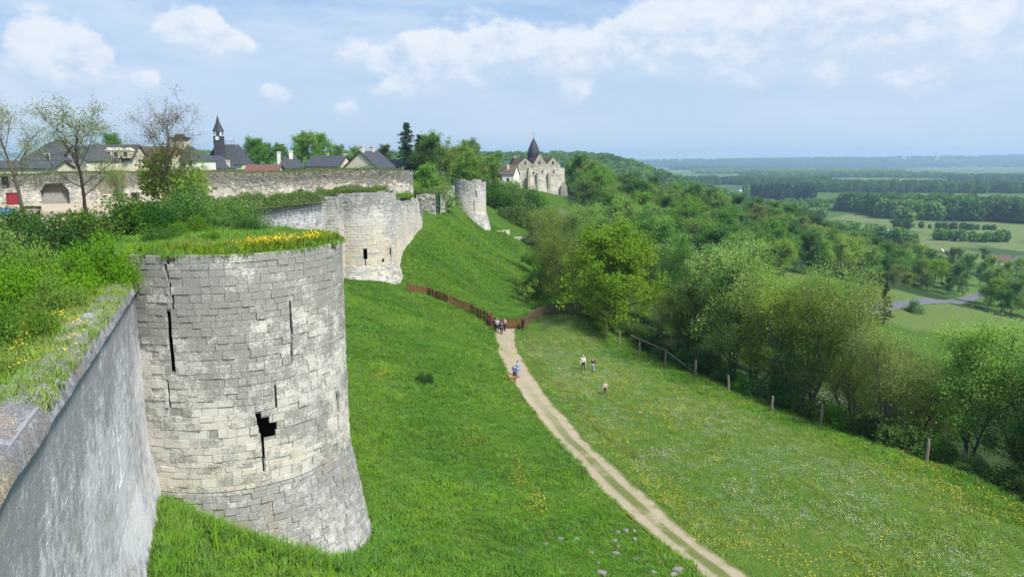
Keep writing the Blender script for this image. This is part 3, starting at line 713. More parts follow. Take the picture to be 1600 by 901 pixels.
put(stone_obj('stonework', courses(0, s3.len, -15, -4.6, .36, .4, .9, g, (), tp), s3, M['stone_far'], w3, g, .015, 'stuff'))
put(grid_obj('mortar_core', s3, 0, s3.len, -15, -4.6, -.05, .4, .2, M['stone_far'], w3, (), tp))
s3b = make_line((-16.5, 147.5), (-14.2, 146.)); put(stone_obj('end_stonework', courses(0, s3b.len, -14, -6.5, .36, .3, .7, g), s3b, M['rubble'], w3, g, .06, 'stuff'))
# low pale retaining wall running right from tower 3
lw = tag(empty('low_wall', (0, 168, -18)), 'low pale stone wall beside the far tower foot', 'wall')
lp = [(-4.6, 163.5), (-.5, 166.), (3.4, 168.)]
for i in range(2):
    z0_ = min(h1(*lp[i]), h1(*lp[i+1])); s_ = make_line(lp[i], lp[i+1]); zt = z0_ + 1.4
    put(stone_obj('stonework', courses(0, s_.len, z0_-1.5, zt, .3, .3, .7, g), s_, M['church_stone'], lw, g, .04, 'stuff'))
    put(grid_obj('mortar_core', s_, 0, s_.len, z0_-1.5, zt, -.04, .5, .3, M['mortar'], lw))

# ------------------------------------------------------------------ courtyard surfaces
def poly_sheet(name, pts, zf, mat, label, sub=40, kind='structure', cat='ground'):
    pts = np.array(pts, float); bm = bmesh.new()
    vs = [bm.verts.new((x, y, zf(x, y))) for x, y in pts]; bm.faces.new(vs); bmesh.ops.triangulate(bm, faces=bm.faces)
    for _ in range(3): bmesh.ops.subdivide_edges(bm, edges=bm.edges[:], cuts=1, use_grid_fill=True)
    for v in bm.verts: v.co.z = zf(v.co.x, v.co.y)
    me = bpy.data.meshes.new(name); bm.to_mesh(me); bm.free(); me.materials.append(mat)
    a = me.attributes
    for k in ('meadow', 'far', 'wood', 'hay'): a.new(k, 'FLOAT', 'POINT')
    return tag(obj(name, me), label, cat, kind=kind)
bn = lambda x, y: .15*float(fbm(x/4, y/4, 3))
inn = sw.n * -1
def offs(p, k): return (p[0] + inn[0]*k, p[1] + inn[1]*k)
poly_sheet('terrace', [offs(W0, .5), offs(W1, .5), (C1[0]-3, C1[1]+2), offs(C1+np.array([-2.5, 3.]), .5), offs((-20, 44), .6), (-29, 44), (-60, 42), (-60, -6)],
           lambda x, y: -4.75 - 1.65*float(sstep(2.0, 6.5, -(x + 3.6 + .39*y)*.93)) + bn(x, y), M['ground'], 'grassy terrace and lawn inside the near curtain wall')
poly_sheet('court', [(-20.5, 45), (-30.2, 73), (-22.5, 97), (-16, 100), (-15.2, 117), tuple(HA - sh.n*.5), (-80, 60), (-80, 44), (-30, 44)],
           lambda x, y: -5.25 + .4*bn(x, y), M['gravel'], 'pale gravel castle court before the long rubble wall')
# low retaining wall with pale picket fence at the lawn's end
rw = tag(empty('retaining_wall', (-34, 43.2, -6.4)), 'low stone retaining wall at the far end of the lawn', 'wall')
srw = make_line((-62, 42.2), (-25.5, 44.4)); tp = lambda u: -4.75 + .35*float(fbm(u/1.5, 6.6, 3))
put(stone_obj('stonework', courses(0, srw.len, -7.5, -4.4, .28, .25, .6, g, (), tp), srw, M['rubble'], rw, g, .05, 'stuff'))
put(grid_obj('mortar_core', srw, 0, srw.len, -7.5, -4.4, -.05, .4, .15, M['mortar'], rw, (), tp))
rwt = MB()
for k in range(24):
    a = k*srw.len/24; b = (k+1)*srw.len/24
    p, q = srw(a, -4.9, -.03), srw(b, -4.9, -.03); p2, q2 = srw(a, -4.9, -1.6), srw(b, -4.9, -1.6)
    rwt.add([p, q, (q2[0], q2[1], -5.0), (p2[0], p2[1], -5.0)], [(0, 1, 2, 3)])
put(rwt.build('earth_top', M['rust_soil'], rw))
pf = tag(empty('paling_fence', (-32, 40.6, -6.4)), 'thin grey chestnut paling fence before the retaining wall at the lawn edge', 'fence')
pale_me = MB().box(-.018, .018, -.012, .012, 0, 1.15).build('pale', M['post'], pf).data
for k, x in enumerate(np.arange(-37, -26, .10)):
    o = bpy.data.objects.new('pale', pale_me) if k else pf.children[0]
    if k: COL.objects.link(o); o.parent = pf
    o.location = (x+32, .04*(x+32) + random.uniform(-.02, .02), random.uniform(-.05, .04)); o.rotation_euler = (random.uniform(-.05, .05), random.uniform(-.05, .05), 0)
for z in (.25, .85): MB().tube([(-5, -.2, z), (6, .24, z)], .012, 4).build('wire', M['zinc'], pf)
MB().box(-9, 7, -.10, .10, -.12, .03).build('kerb', M['plaster'], pf).rotation_euler = (0, 0, .04)

# ------------------------------------------------------------------ vegetation meshes
def leaf_quads(Cn, size, g, upb=.3, aspect=.62):
    n = len(Cn); nrm = g.normal(size=(n, 3)); nrm[:, 2] += upb*2; nrm /= np.linalg.norm(nrm, axis=1)[:, None]
    t = g.normal(size=(n, 3)); t -= (t*nrm).sum(1)[:, None]*nrm; t /= np.linalg.norm(t, axis=1)[:, None] + 1e-9
    b = np.cross(nrm, t); s = size*g.uniform(.6, 1.35, n)[:, None]
    V = np.stack([Cn - t*s*.5, Cn + b*s*aspect*.5 - nrm*s*.08, Cn + t*s*.5, Cn - b*s*aspect*.5 - nrm*s*.08], 1).reshape(-1, 3)
    return V, np.arange(n*4).reshape(-1, 4)
def skeleton(h, trunk, spread, g, n1=9, n2=5, n3=4, base=.3, lift=.55, top=1.0, taper=.9, r0=None, multi=1, wob=.1, l1=None):
    tubes = []; tips = []
    r0 = r0 or h*.022
    def path(p, d, ln, r, r_end, k=4, up=.0):
        P = [p]; d = d/np.linalg.norm(d)
        for i in range(k):
            d = d + g.normal(0, wob, 3) + np.array([0, 0, up]); d /= np.linalg.norm(d); P.append(P[-1] + d*ln/k)
        tubes.append((np.array(P), np.linspace(r, r_end, k+1))); return np.array(P), d
    for mtr in range(multi):
        a = g.uniform(0, 6.28); lean = np.array([math.cos(a), math.sin(a), 0])*(.06 if multi == 1 else .28)
        P, d = path(np.array([0, 0, -.6]) + lean*(.4 if multi > 1 else 0), np.array([0, 0, 1.]) + lean, (h*trunk + .6), r0/math.sqrt(multi), r0*.25/math.sqrt(multi), 6, .03)
        for i in range(n1):
            f = base + (1-base)*((i + g.random())/n1); f = min(f, .99); k = f*6; j = int(k); p = P[j]*(1-(k-j)) + P[min(j+1, 6)]*(k-j)
            a = i*2.4 + g.uniform(-.5, .5)
            prof = spread*(math.sin(math.pi*min(1, .18 + .82*(1-f)**.8))*.75 + .25) if l1 is None else l1(f)*spread
            el_ = lift + .5*f + g.normal(0, .1)
            d1 = np.array([math.cos(a)*math.cos(el_), math.sin(a)*math.cos(el_), math.sin(el_)])
            P1, dd = path(p, d1, prof*g.uniform(.8, 1.15), r0*.38*(1-.6*f), r0*.10, 4, .04)
            for m_ in range(n2):
                q = P1[min(4, 1 + int(g.integers(0, 4)))]; d2 = dd + g.normal(0, .75, 3); d2[2] += .15
                P2, de = path(q, d2, prof*.42*g.uniform(.7, 1.2), r0*.11, r0*.04, 3, .03)
                tips += [P2[-1], P2[-2]]
                for k3 in range(n3):
                    P3, _ = path(P2[int(g.integers(1, 4))], de + g.normal(0, .8, 3), prof*.22*g.uniform(.6, 1.3), r0*.05, r0*.02, 2, .02); tips.append(P3[-1])
    return tubes, np.array(tips)
def tubes_mesh(name, tubes, mat, n=5, rmin=0.):
    mb = MB()
    for P, r in tubes:
        if r[0] < rmin: continue
        mb.tube([tuple(p) for p in P], [max(x, .006) for x in r], n if r[0] > .05 else 3, False)
    me = bpy.data.meshes.new(name); me.from_pydata(mb.V, [], mb.F); me.materials.append(mat); me.update()
    for p in me.polygons: p.use_smooth = True
    return me
def tree_proto(kind, seed, h, spread, leaf, nl, mat, trunk=.85, sig=.55, n1=10, n2=5, n3=4, base=.3, lift=.5, bark='bark', rmin=.02, multi=1, l1=None, upb=.4, wob=.1, extra=0):
    g = np.random.default_rng(seed); tubes, tips = skeleton(h, trunk, spread, g, n1, n2, n3, base, lift, multi=multi, l1=l1, wob=wob)
    c = tips[g.integers(0, len(tips), nl)] + g.normal(0, sig, (nl, 3))*np.array([1, 1, .7])
    if extra:   # filling sprays low on the stems
        e = g.normal(0, 1, (extra, 3)); e /= np.linalg.norm(e, axis=1)[:, None]; e *= g.random((extra, 1))**.33
        c = np.r_[c, e*np.array([spread*.8, spread*.8, h*.42]) + np.array([0, 0, h*.5])]
    V, F = leaf_quads(c, leaf, g, upb)
    return (kind, tubes_mesh(kind + '_trunk', tubes, M[bark], 6, rmin), mesh_np(kind + '_crown', V, F, None, False, None, (L[mat],)))
def plant(proto, x, y, z=None, s=1., rz=None, sz=None, label=None, cat='tree', group=None, crown=None, name=None):
    k, tm, cm = proto
    if z is None: z = h1(x, y)
    r = empty(name or k, (x, y, z - .05), random.uniform(0, 6.28) if rz is None else rz); r.scale = (s, s, sz or s)
    a = bpy.data.objects.new('trunk' if cat == 'tree' else 'stem', tm); b = bpy.data.objects.new('crown' if cat == 'tree' else 'foliage', cm)
    for o in (a, b): COL.objects.link(o); o.parent = r
    if crown:
        b.material_slots[0].link = 'OBJECT'; b.material_slots[0].material = crown
    tag(r, label, cat, group); return r
def ellipsoid_bush(name, seed, dims, leaf, nl, mat, clump=26, sig=.16, dens=.72, stems=True):
    g = np.random.default_rng(seed); dims = np.array(dims, float)
    e = g.normal(size=(clump, 3)); e[:, 2] = np.abs(e[:, 2]); e /= np.linalg.norm(e, axis=1)[:, None]
    cc = e*g.uniform(.35, .95, (clump, 1))**.6
    k = g.integers(0, clump, nl); v = g.normal(size=(nl, 3)); v /= np.linalg.norm(v, axis=1)[:, None]
    rr = np.minimum(1.15, g.normal(.92, .14, nl))[:, None]
    size_c = g.uniform(.22, .42, clump)[k][:, None]
    c = (cc[k] + v*size_c*rr)*dims; c[:, 2] = np.maximum(c[:, 2], -.15 + .1*g.random(nl))
    V, F = leaf_quads(c, leaf, g, .5)
    tubes = []
    if stems:
        for i in range(0, clump, 2):
            p = np.array([0, 0, -.1]) + np.r_[cc[i, :2]*dims[:2]*.3, 0]; q = cc[i]*dims; m_ = .5*(p+q) + g.normal(0, .1, 3)
            tubes.append((np.array([p, m_, q]), np.array([.035, .022, .01])*max(1, dims[2]/2)))
    return (name, tubes_mesh(name + '_stem', tubes, M['bark'], 5), mesh_np(name + '_foliage', V, F, None, False, None, (L[mat],)))

# ------------------------------------------------------------------ mid and near trees : prototypes
round_l = lambda f: math.sqrt(max(.08, 1 - (2*(f-.35)/1.35)**2)) if f > .1 else .7
PN = [tree_proto('hedgerow_tree', 100+i, h, sp, (.185), 24000, m, sig=.44, n1=13, base=.22, lift=.55, multi=mu, extra=0)
      for i, (h, sp, m, mu) in enumerate([(12, 4.6, 'mid', 1), (13, 4.2, 'pale', 3), (12, 4.8, 'dark', 1), (12.5, 4.4, 'olive', 2)])]
PW = [tree_proto('willow', 120+i, 13, 4.6, (.165), 22000, m, sig=.48, n1=11, n2=5, n3=4, base=.18, lift=.85, multi=4, rmin=.015, bark='bark_grey') for i, m in enumerate(['pale', 'spring', 'pale'])]
PMAPLE = tree_proto('maple', 140, 13.4, 6.4, (.27), 32000, 'bright', sig=.42, n1=22, n2=7, n3=3, base=.10, lift=.22, l1=lambda f: .30 + .78*(1-f)**.75)
PF = [tree_proto('woodland_tree', 160+i, h, sp, (.43), 9000, m, sig=.62, n1=13, n2=4, n3=3, base=.2, lift=.5, rmin=.05, l1=round_l)
      for i, (h, sp, m) in enumerate([(14, 6.0, 'mid'), (15, 5.6, 'dark'), (13, 6.2, 'olive'), (14, 5.8, 'pale'), (16, 5.4, 'mid'), (13, 6.0, 'bright')])]
def conifer_proto(name, seed, h, sp, nl, leaf, mat='conifer', gaps=.0):
    g = np.random.default_rng(seed); tubes = [(np.array([[0, 0, -.5], [0, 0, h*.5], [0, 0, h]]), np.array([.02*h, .012*h, .02]))]; cs = []
    nb = int(h*6)
    for i in range(nb):
        f = (i+g.random())/nb; z = h*(.10 + .88*f); ln = sp*(1-f)**.8*g.uniform(.6, 1.1) + .15
        if g.random() < gaps: ln *= .35
        a = g.uniform(0, 6.28); d = np.array([math.cos(a), math.sin(a), -.12 + .3*f]); P = np.array([[0, 0, z], d*ln*.5 + [0, 0, z], d*ln + [0, 0, z + .05*ln]])
        tubes.append((P, np.array([.03, .02, .01])*h/12)); m_ = max(3, int(nl/nb)); t = g.random((m_, 1))**.7
        cs.append(np.array([0, 0, z]) + d*ln*t + g.normal(0, .13*sp*.45, (m_, 3))*np.array([1, 1, .5]))
    V, F = leaf_quads(np.concatenate(cs), leaf, g, .4, .4)
    return (name, tubes_mesh(name+'_t', tubes, M['bark'], 5), mesh_np(name+'_c', V, F, None, False, None, (L[mat],)))
PCON = conifer_proto('spruce', 180, 12, 2.6, 5000, .42)
PCON2 = conifer_proto('cedar', 181, 14, 4.6, 3600, .5, gaps=.35)
PB = [ellipsoid_bush('shrub', 190+i, (2.2, 2.2, 2.6), .20, 4200, m) for i, m in enumerate(['bush_dark', 'dark', 'mid', 'blossom'])]

# ---- hedgerow along the meadow's lower edge
plant(PMAPLE, 12.6, 91.5, s=1.02, rz=.4, label='large bright yellow-green maple at the near end of the picket fence', cat='tree')
hed = [  # px of crown centre, ground y along hedge, offset beyond the hedge line, proto, scale, label
 (92, 3.5, PN[0], 1.00, 'bright green', None), (86, 3.0, PN[2], .85, '', None)]
HLAB = {'pale': 'pale green', 'mid': 'mid green', 'dark': 'dark green', 'olive': 'olive green'}
rows = []
y = 84.
k = 0
order = [PN[0], PN[2], PW[0], PN[1], PW[2], PN[0], PW[0], PW[1], PN[3], PW[2], PN[1], PW[0], PN[2], PW[1], PN[0], PW[2], PN[3], PN[1], PN[2]]
while y > 16:
    p = order[k % len(order)]; off = 3.6 + (k % 3)*2.1 + random.uniform(-.6, .6)
    x = float(hedge_x(y)) + off
    rows.append((x, y, p, random.uniform(.80, 1.0)*(.88 if y < 62 else 1)))
    y -= random.uniform(2.4, 3.4); k += 1
ORD = ['first','second','third','fourth','fifth','sixth','seventh','eighth','ninth','tenth','eleventh','twelfth','thirteenth','fourteenth','fifteenth','sixteenth','seventeenth','eighteenth','nineteenth','twentieth']
kc = {}
for (x, y, p, s_) in rows:
    kind = p[0]; kc[kind] = kc.get(kind, -1) + 1
    plant(p, x, y, s=s_, sz=s_*random.uniform(.9, 1.08), label='leafy %s of the meadow hedgerow, %s of its kind from the maple' % ('multi-stemmed willow' if kind == 'willow' else 'round-crowned tree', ORD[kc[kind]]), group='%s in the meadow hedgerow' % ('willows' if kind == 'willow' else 'trees'))
for k in range(24):   # second row, further down the bank
    y = random.uniform(25, 110); x = float(hedge_x(y)) + random.uniform(11, 24)
    p = random.choice(PN + PW); plant(p, x, y, s=random.uniform(.55, .75), label='leafy tree on the bank below the meadow hedgerow', group='trees on the bank below the hedgerow')
y = 97.
k = 0
while y > 24:
    x = float(hedge_x(y)) + 1.5 + random.uniform(-.2, .9); s_ = random.uniform(.6, 1.05)
    plant(PB[[0, 1, 0, 2, 1][k % 5]], x, y, s=s_, label='dense dark shrub filling the foot of the meadow hedgerow', cat='shrub', group='shrubs at the foot of the hedgerow'); y -= random.uniform(1.5, 2.3); k += 1
for (px, py, s_) in ((1262, 640, 1.3), (1172, 555, .8)):
    q = hit(px, py); plant(PB[3], q[0]+1.5, q[1], s=s_, label='white-blossomed hawthorn shrub at the meadow hedgerow' if px > 1200 else 'small pale blossoming shrub under the hedgerow trees', cat='shrub')
# ---- trees and bushes behind the gate, on the spur side
def clump(lst, label, group, cat='tree'):
    for (px, py, Yd, p, s_) in lst:
        q = at(px, py, Yd); plant(p, q[0], Yd, s=s_, label=label, cat=cat, group=group)
clump([(855, 420, 118, PN[3], .85), (885, 430, 108, PN[3], .95), (905, 400, 125, PN[0], 1.1), (870, 400, 135, PW[1], 1.0), (930, 400, 120, PN[0], 1.15), (900, 380, 150, PN[1], 1.1), (945, 380, 140, PN[3], 1.1), (985, 380, 125, PN[0], 1.15), (1030, 400, 112, PN[2], 1.1), (1060, 400, 120, PN[0], 1.05), (860, 380, 165, PN[0], .8)],
      'leafy tree in the wood behind the picket fence', 'trees behind the picket fence')
clump([(785, 330, 190, PB[2], 1.9), (800, 330, 186, PB[0], 2.1), (815, 330, 182, PB[1], 2.0), (835, 350, 180, PB[2], 2.0), (775, 320, 200, PB[0], 1.9), (795, 330, 205, PB[2], 2.1), (820, 330, 210, PB[0], 2.0), (850, 350, 190, PB[2], 1.9), (782, 320, 225, PB[1], 1.6), (805, 320, 230, PB[2], 1.7), (845, 380, 150, PB[0], 1.8), (850, 420, 126, PB[2], 1.7), (862, 450, 110, PB[2], 1.3), (880, 460, 106, PB[0], 1.4), (845, 450, 118, PB[2], 1.3), (800, 340, 178, PB[1], 1.6), (838, 345, 215, PB[2], 2.2), (870, 470, 101, PB[0], 1.0), (770, 330, 185, PB[0], 1.9)],
      'rounded green bush on the slope between the far tower and the wood', 'bushes below the church hill', 'shrub')
q = at(828, 385, 168); plant(PB[3], q[0], 168, s=1.0, sz=1.1, label='white-blossomed bush at the end of the low wall below the far tower', cat='shrub')
q = hit(816, 482); sap = tree_proto('sapling', 777, 3.2, 1.9, .17, 420, 'pale', sig=.25, n1=6, n2=3, n3=2, base=.55, lift=.3)
plant(sap, q[0], q[1], label='thin pale sapling in the grass just behind the gate')
# ---- hillside wood
cnt = 0; pts = []
cand = np.random.default_rng(41)
for _ in range(9000):
    x = cand.uniform(12, 235); y = cand.uniform(150, 480)
    if x < 16 + .04*y: continue
    lo = 150 if x < 48 else 150 + (x-48)*2.0 if x < 100 else 262 + (x-100)*.15
    if y < lo: continue
    if x > 205 + .12*(y-260): continue
    d_ = math.hypot(x, y); 
    if any((x-a)**2 + (y-b)**2 < (8.2 + .006*d_)**2 for a, b in pts): continue
    pts.append((x, y))
    if len(pts) >= 290: break
FOR = 'leafy tree in the dense wood covering the hillside below the church'
for i, (x, y) in enumerate(pts):
    p = PF[int(cand.choice([0, 0, 1, 1, 2, 3, 3, 4, 4, 5], 1)[0])]
    if abs(x/y - .0657) < .02 and y < 330: continue
    zc = h1(x, y); dep = y*math.cos(PITCH) - zc*math.sin(PITCH); bpx = 800 + FPX*x/dep; bpy_ = 450.5 - FPX*(y*math.sin(PITCH) + zc*math.cos(PITCH))/dep
    if 1205 < bpx < 1540 and bpy_ > 432 + (bpx-1200)*.085: continue
    plant(p, x, y, s=cand.uniform(.72, 1.12)*(.75 if x < 30 else 1), label=FOR, group='trees of the hillside wood')
# ---- village trees in the lower right
vt = np.random.default_rng(43)
for (px, py, s_) in [(1400,425,.9),(1425,415,.8),(1440,440,.7),(1465,430,.85),(1490,440,.75),(1510,425,.9),(1530,440,.8),(1545,425,.9),(1565,435,.85),(1585,430,.9),(1600,450,.8),(1480,415,.9),(1455,410,.9),(1420,400,.8),(1500,405,.8),(1540,405,.7),(1610,425,.9),(1575,455,.6),(1545,470,.65),(1592,475,.75),(1570,485,.7),(1625,470,.8),(1395,440,.6),(1420,443,.5),(1450,447,.5),(1480,452,.55),(1505,455,.5),(1385,415,.8),(1650,440,.9)]:
    q = hit(px, py + 8); plant(PF[int(vt.integers(0, 6))], q[0], q[1], s=s_, label='rounded tree among the village gardens beyond the road', group='village trees beyond the road')
q = hit(1380, 506); plant(PCON, q[0], q[1], s=.95, label='single dark spruce standing beside the country road')
q = hit(1428, 488); plant(PB[2], q[0], q[1], s=1.3, label='small lone bush on the road verge', cat='shrub')
# ---- trees of the town plateau
clump([(672, 300, 178, PF[0], .74), (690, 300, 172, PF[2], .70), (705, 300, 185, PF[2], .74), (722, 300, 178, PF[3], .72), (738, 300, 190, PF[2], .75), (756, 300, 200, PF[4], .72), (664, 300, 165, PF[1], .62), (668, 300, 150, PF[0], .5), (680, 300, 150, PB[2], 2.2), (730, 290, 230, PF[4], .85), (762, 290, 230, PF[1], .7), (646, 300, 192, PF[1], .55)], 'leafy tree on the rampart between the middle and far towers', 'rampart trees')
clump([(772, 300, 260, PCON, .85), (777, 300, 262, PCON, .9)], 'dark narrow conifer beside the church house', 'conifers by the church')
q = at(637, 280, 168); plant(PCON2, q[0], 168, z=-6, s=1.02, rz=1, label='tall ragged dark conifer behind the end of the high wall')
q = at(655, 280, 175); plant(PCON, q[0], 175, z=-6, s=1.0, label='slim dark conifer next to the ragged one behind the high wall')
q = at(920, 280, 300); plant(PF[2], q[0], 300, z=-14, s=.95, label='thin lone tree rising right of the church')
clump([(405, 250, 235, PF[0], .66), (390, 250, 240, PF[4], .56), (470, 250, 230, PF[0], .68), (485, 250, 225, PF[4], .68), (505, 250, 230, PF[0], .74), (440, 250, 245, PF[4], .54), (555, 250, 240, PF[0], .52), (597, 250, 235, PF[1], .54), (420, 250, 250, PF[1], .56), (525, 250, 240, PF[0], .55), (180, 250, 190, PF[1], .68), (100, 250, 195, PF[1], .6)], 'leafy green tree among the town roofs behind the high wall', 'town trees')
for (px, Yd, s_, m_) in ((460, 124, .9, 'bush_dark'), (525, 126, 1.0, 'olive'), (560, 127, .95, 'olive'), (575, 128, 1.05, 'dark'), (480, 124, .6, 'lime'), (500, 122, .7, 'olive'), (430, 118, .7, 'bush_dark')):
    q = at(px, 270, Yd); plant(PB[0], q[0], Yd, z=-3.8, s=s_, label='bush showing above the high wall', cat='shrub', group='bushes behind the high wall', crown=L[m_])

# ---- the three bare court trees
def bare(name, seed, h, sp, n1, nl, mat, bark, leaf=.12, **kw):
    g = np.random.default_rng(seed); tubes, tips = skeleton(h, .82, sp, g, n1, 8, 6, kw.get('base', .35), kw.get('lift', .75), r0=kw.get('r0', .2), multi=1, wob=.12, l1=kw.get('l1'))
    c = tips[g.integers(0, len(tips), nl)] + g.normal(0, kw.get('sig', .3), (nl, 3)); V, F = leaf_quads(c, leaf, g, .2)
    return (name, tubes_mesh(name+'_t', tubes, M[bark], 5), mesh_np(name+'_c', V, F, None, False, None, (L[mat],)))
tb = [bare('court_tree', 300, 12.4, 4.3, 12, 4200, 'spring', 'bark_grey', .15, base=.28, l1=round_l), bare('court_tree', 301, 13, 4.6, 13, 5200, 'pale', 'bark', .15, base=.25, l1=round_l), bare('court_tree', 302, 13, 5.2, 14, 9500, 'brown', 'bark', .12, base=.38, lift=.45, l1=lambda f: .8)]
for (px, Yd, p, s_, lab) in ((38, 72, tb[0], .95, 'leftmost sparse budding tree in the court near the red door'), (137, 72, tb[1], .98, 'sparse budding tree in the court, middle of three'), (262, 78, tb[2], .84, 'wide bare-branched tree with olive lower foliage, rightmost in the court')):
    q = at(px, 330, Yd); plant(p, q[0], Yd, z=-5.3, s=s_*1.08, sz=s_*.93, rz=1.1, label=lab)
q = at(268, 300, 80); plant(PB[0], q[0], 80, z=-4.6, s=1.6, sz=2.2, crown=L['olive'], label='olive-brown leafy shrub round the trunk of the wide bare tree', cat='shrub')
# two slim saplings along the high wall
for (px, Yd) in ((190, 84), (320, 92)):
    q = at(px, 300, Yd); plant(PW[1], q[0], Yd, z=-5.3, s=.32, label='low twiggy shrub against the long rubble wall', cat='shrub', group='shrubs against the long wall')

# ------------------------------------------------------------------ bushes on terrace, tower 1 and curtain
NB = [ellipsoid_bush('elder_bush', 400+i, d, lf, n, m, clump=34) for i, (d, lf, n, m) in enumerate([
    ((2.0, 2.0, 1.3), .085, 13000, 'bush'), ((1.7, 1.7, 1.5), .09, 11000, 'bush'), ((2.1, 1.8, 1.3), .10, 9000, 'bush_dark'), ((1.2, 1.2, .7), .07, 7000, 'lime'), ((1.5, 1.5, .8), .13, 4200, 'bush')])]
def nb(i, px, py, Yd, z, s_, lab, mat=None, sz=None):
    q = at(px, py, Yd); return plant(NB[i], q[0], Yd, z=z, s=s_, sz=sz, label=lab, cat='bush', crown=mat)
def nbw(i, yw, off, z, s_, lab, mat=None, sz=None):   # off: clearance of the bush from the wall's outer face
    rr_ = (2.0, 1.7, 2.0, 1.2, 1.5)[i]*s_*1.12; u = (yw + 6)/.932; x, y, _ = sw(u, -5., -(rr_ + off))
    return plant(NB[i], float(x), float(y), z=z + .4, s=s_, sz=sz, label=lab, cat='bush', crown=mat)
nbw(0, 13.5, 1.0, -5.5, .62, 'bright green elder bush at the left edge beside the near wall top', None, .85)
nbw(4, 10.8, 1.1, -5.5, .55, 'large-leaved plant in the lower left corner of the foliage', L['bush_dark'])
nbw(0, 17.0, .8, -5.5, .75, 'light green bush along the inner side of the near wall', None, .95)
nbw(3, 20.0, .4, -5.2, .85, 'low lime-green bush with yellow flowers by the near wall edge')
nbw(0, 15.0, .75, -5.2, .5, 'small rounded elder bush at the inner wall edge', None, .8)
nbw(1, 18.6, .5, -5.2, .55, 'upright green bush on the wall walk before the yellow flowers', None, .75)
nbw(1, 22.4, .35, -5.2, .6, 'rounded green bush on the wall walk beyond the yellow flowers', None, .8)
nbw(3, 16.5, 4.6, -6.2, 1.1, 'low pale bush at the left edge of the lawn')
nbw(1, 21.0, 1.6, -6.0, 1.15, 'tall leafy bush between the lawn and the tower wall')
nbw(0, 24.4, .3, -5.6, .92, 'dense bright green bush against the left side of the nearest tower', None, 1.6)
nbw(1, 26.3, -.35, -5.2, .72, 'rounded bush hiding the corner of near wall and nearest tower', None, 1.3)
nbw(3, 26.9, -.45, -4.9, .75, 'small lime bush squeezed between wall end and nearest tower', L['bush'], 1.7)
nbw(0, 26.6, 1.2, -5.3, .75, 'full green bush overlapping the left rim of the nearest tower', None, 1.65)
nbw(1, 27.0, 2.2, -5.9, 1.35, 'high green bush at the inner corner of wall and nearest tower', None, 1.9)
nb(1, 105, 400, 32, -6.3, 1.5, 'green bush right of the paling fence')
nb(1, 175, 380, 31, -5.4, 1.25, 'rounded bush just left of the nearest tower top')
nb(2, 255, 372, 31.5, -3.7, .62, 'dark green bush on the left of the nearest tower top')
nb(1, 300, 365, 34, -3.6, .62, 'rounded bush at the middle of the nearest tower top')
nb(3, 350, 368, 35, -3.5, .62, 'low bush on the back of the nearest tower top', L['bush'])
nb(1, 330, 372, 31, -3.6, .42, 'small round bush near the front rim of the nearest tower')
nb(2, 385, 366, 35.5, -3.5, .5, 'low dark bush at the back rim of the nearest tower')
nb(3, 440, 366, 35.5, -3.5, .6, 'lime bush among the yellow wallflowers on the nearest tower')
nb(0, 228, 375, 30.6, -4.0, .5, 'leafy bush at the left rim of the nearest tower')
nb(3, 505, 372, 34.5, -3.55, .5, 'small pale bush at the right rim of the nearest tower')
nb(2, 110, 350, 42, -5.8, 1.9, 'dark green thicket below the budding trees')
nb(1, 170, 345, 44, -5.6, 2.0, 'leafy thicket behind the bush left of the tower')
nb(2, 235, 340, 46, -5.4, 1.9, 'dark leafy thicket behind the nearest tower, left part')
nb(1, 290, 340, 50, -5.4, 2.0, 'tall green thicket behind the nearest tower, right part')
nb(0, 330, 340, 56, -5.4, 1.9, 'green thicket on the curtain wall beyond the nearest tower')
nb(2, 15, 372, 48, -5.2, 1.5, 'dark bush above the retaining wall at the left edge')
nb(2, 225, 325, 70, -5.3, .9, 'dark low bush before the long wall in the court')
nb(2, 205, 325, 72, -5.3, .8, 'dark low bush beside the opening in the long wall')
nb(3, 430, 352, 60, -7.0, 1.5, 'small bush against the grey re-entrant curtain wall', L['bush'], 2.6)
# hedge along re-entrant curtain, and on tower 2
def strip_hedge(name, pts, hh, wd, leaf, nl, mat, seed, label):
    g = np.random.default_rng(seed); pts = np.array(pts, float); s = np.r_[0, np.cumsum(np.linalg.norm(np.diff(pts, axis=0), axis=1))]
    t = g.uniform(0, s[-1], nl); c = np.stack([np.interp(t, s, pts[:, k]) for k in range(3)], -1)
    a = g.uniform(0, math.pi, nl); hmod = hh*(1 + .55*fbm(t/1.1, 0*t + seed, 3)); rr = np.minimum(1.1, g.normal(.9, .18, nl))
    d = pts[-1, :2]-pts[0, :2]; d /= np.linalg.norm(d); nn_ = np.array([d[1], -d[0]])
    off = np.cos(a)*wd*rr; c[:, 0] += nn_[0]*off; c[:, 1] += nn_[1]*off; c[:, 2] += np.sin(a)*hmod*rr + g.normal(0, .05, nl)
    V, F = leaf_quads(c, leaf, g, .4)
    r = empty(name, tuple(pts[0])); o = put(obj('foliage', mesh_np(name, V, F, None, False, None, (L[mat],)), r))
    put(MB().tube([tuple(p + np.array([0, 0, .2])) for p in pts], .06, 5).build('stem', M['bark'], r))
    return tag(r, label, 'hedge')
strip_hedge('hedge', [(-38, 75.5, -5.4), (-31.2, 74.6, -5.3), (-28.5, 80.5, -5.3), (-25.4, 89, -5.2), (-23.8, 93, -5.0)], 1.35, .9, .15, 24000, 'bush', 51, 'green hedge growing along the top of the re-entrant curtain wall')
strip_hedge('hedge', [(-24.6, 95.6, -4.4), (-22, 97.2, -4.2), (-18.5, 97.5, -4.2), (-16.6, 99.5, -4.3)], .75, 1.3, .14, 7500, 'lime', 52, 'yellow-green hedge on top of the middle tower')
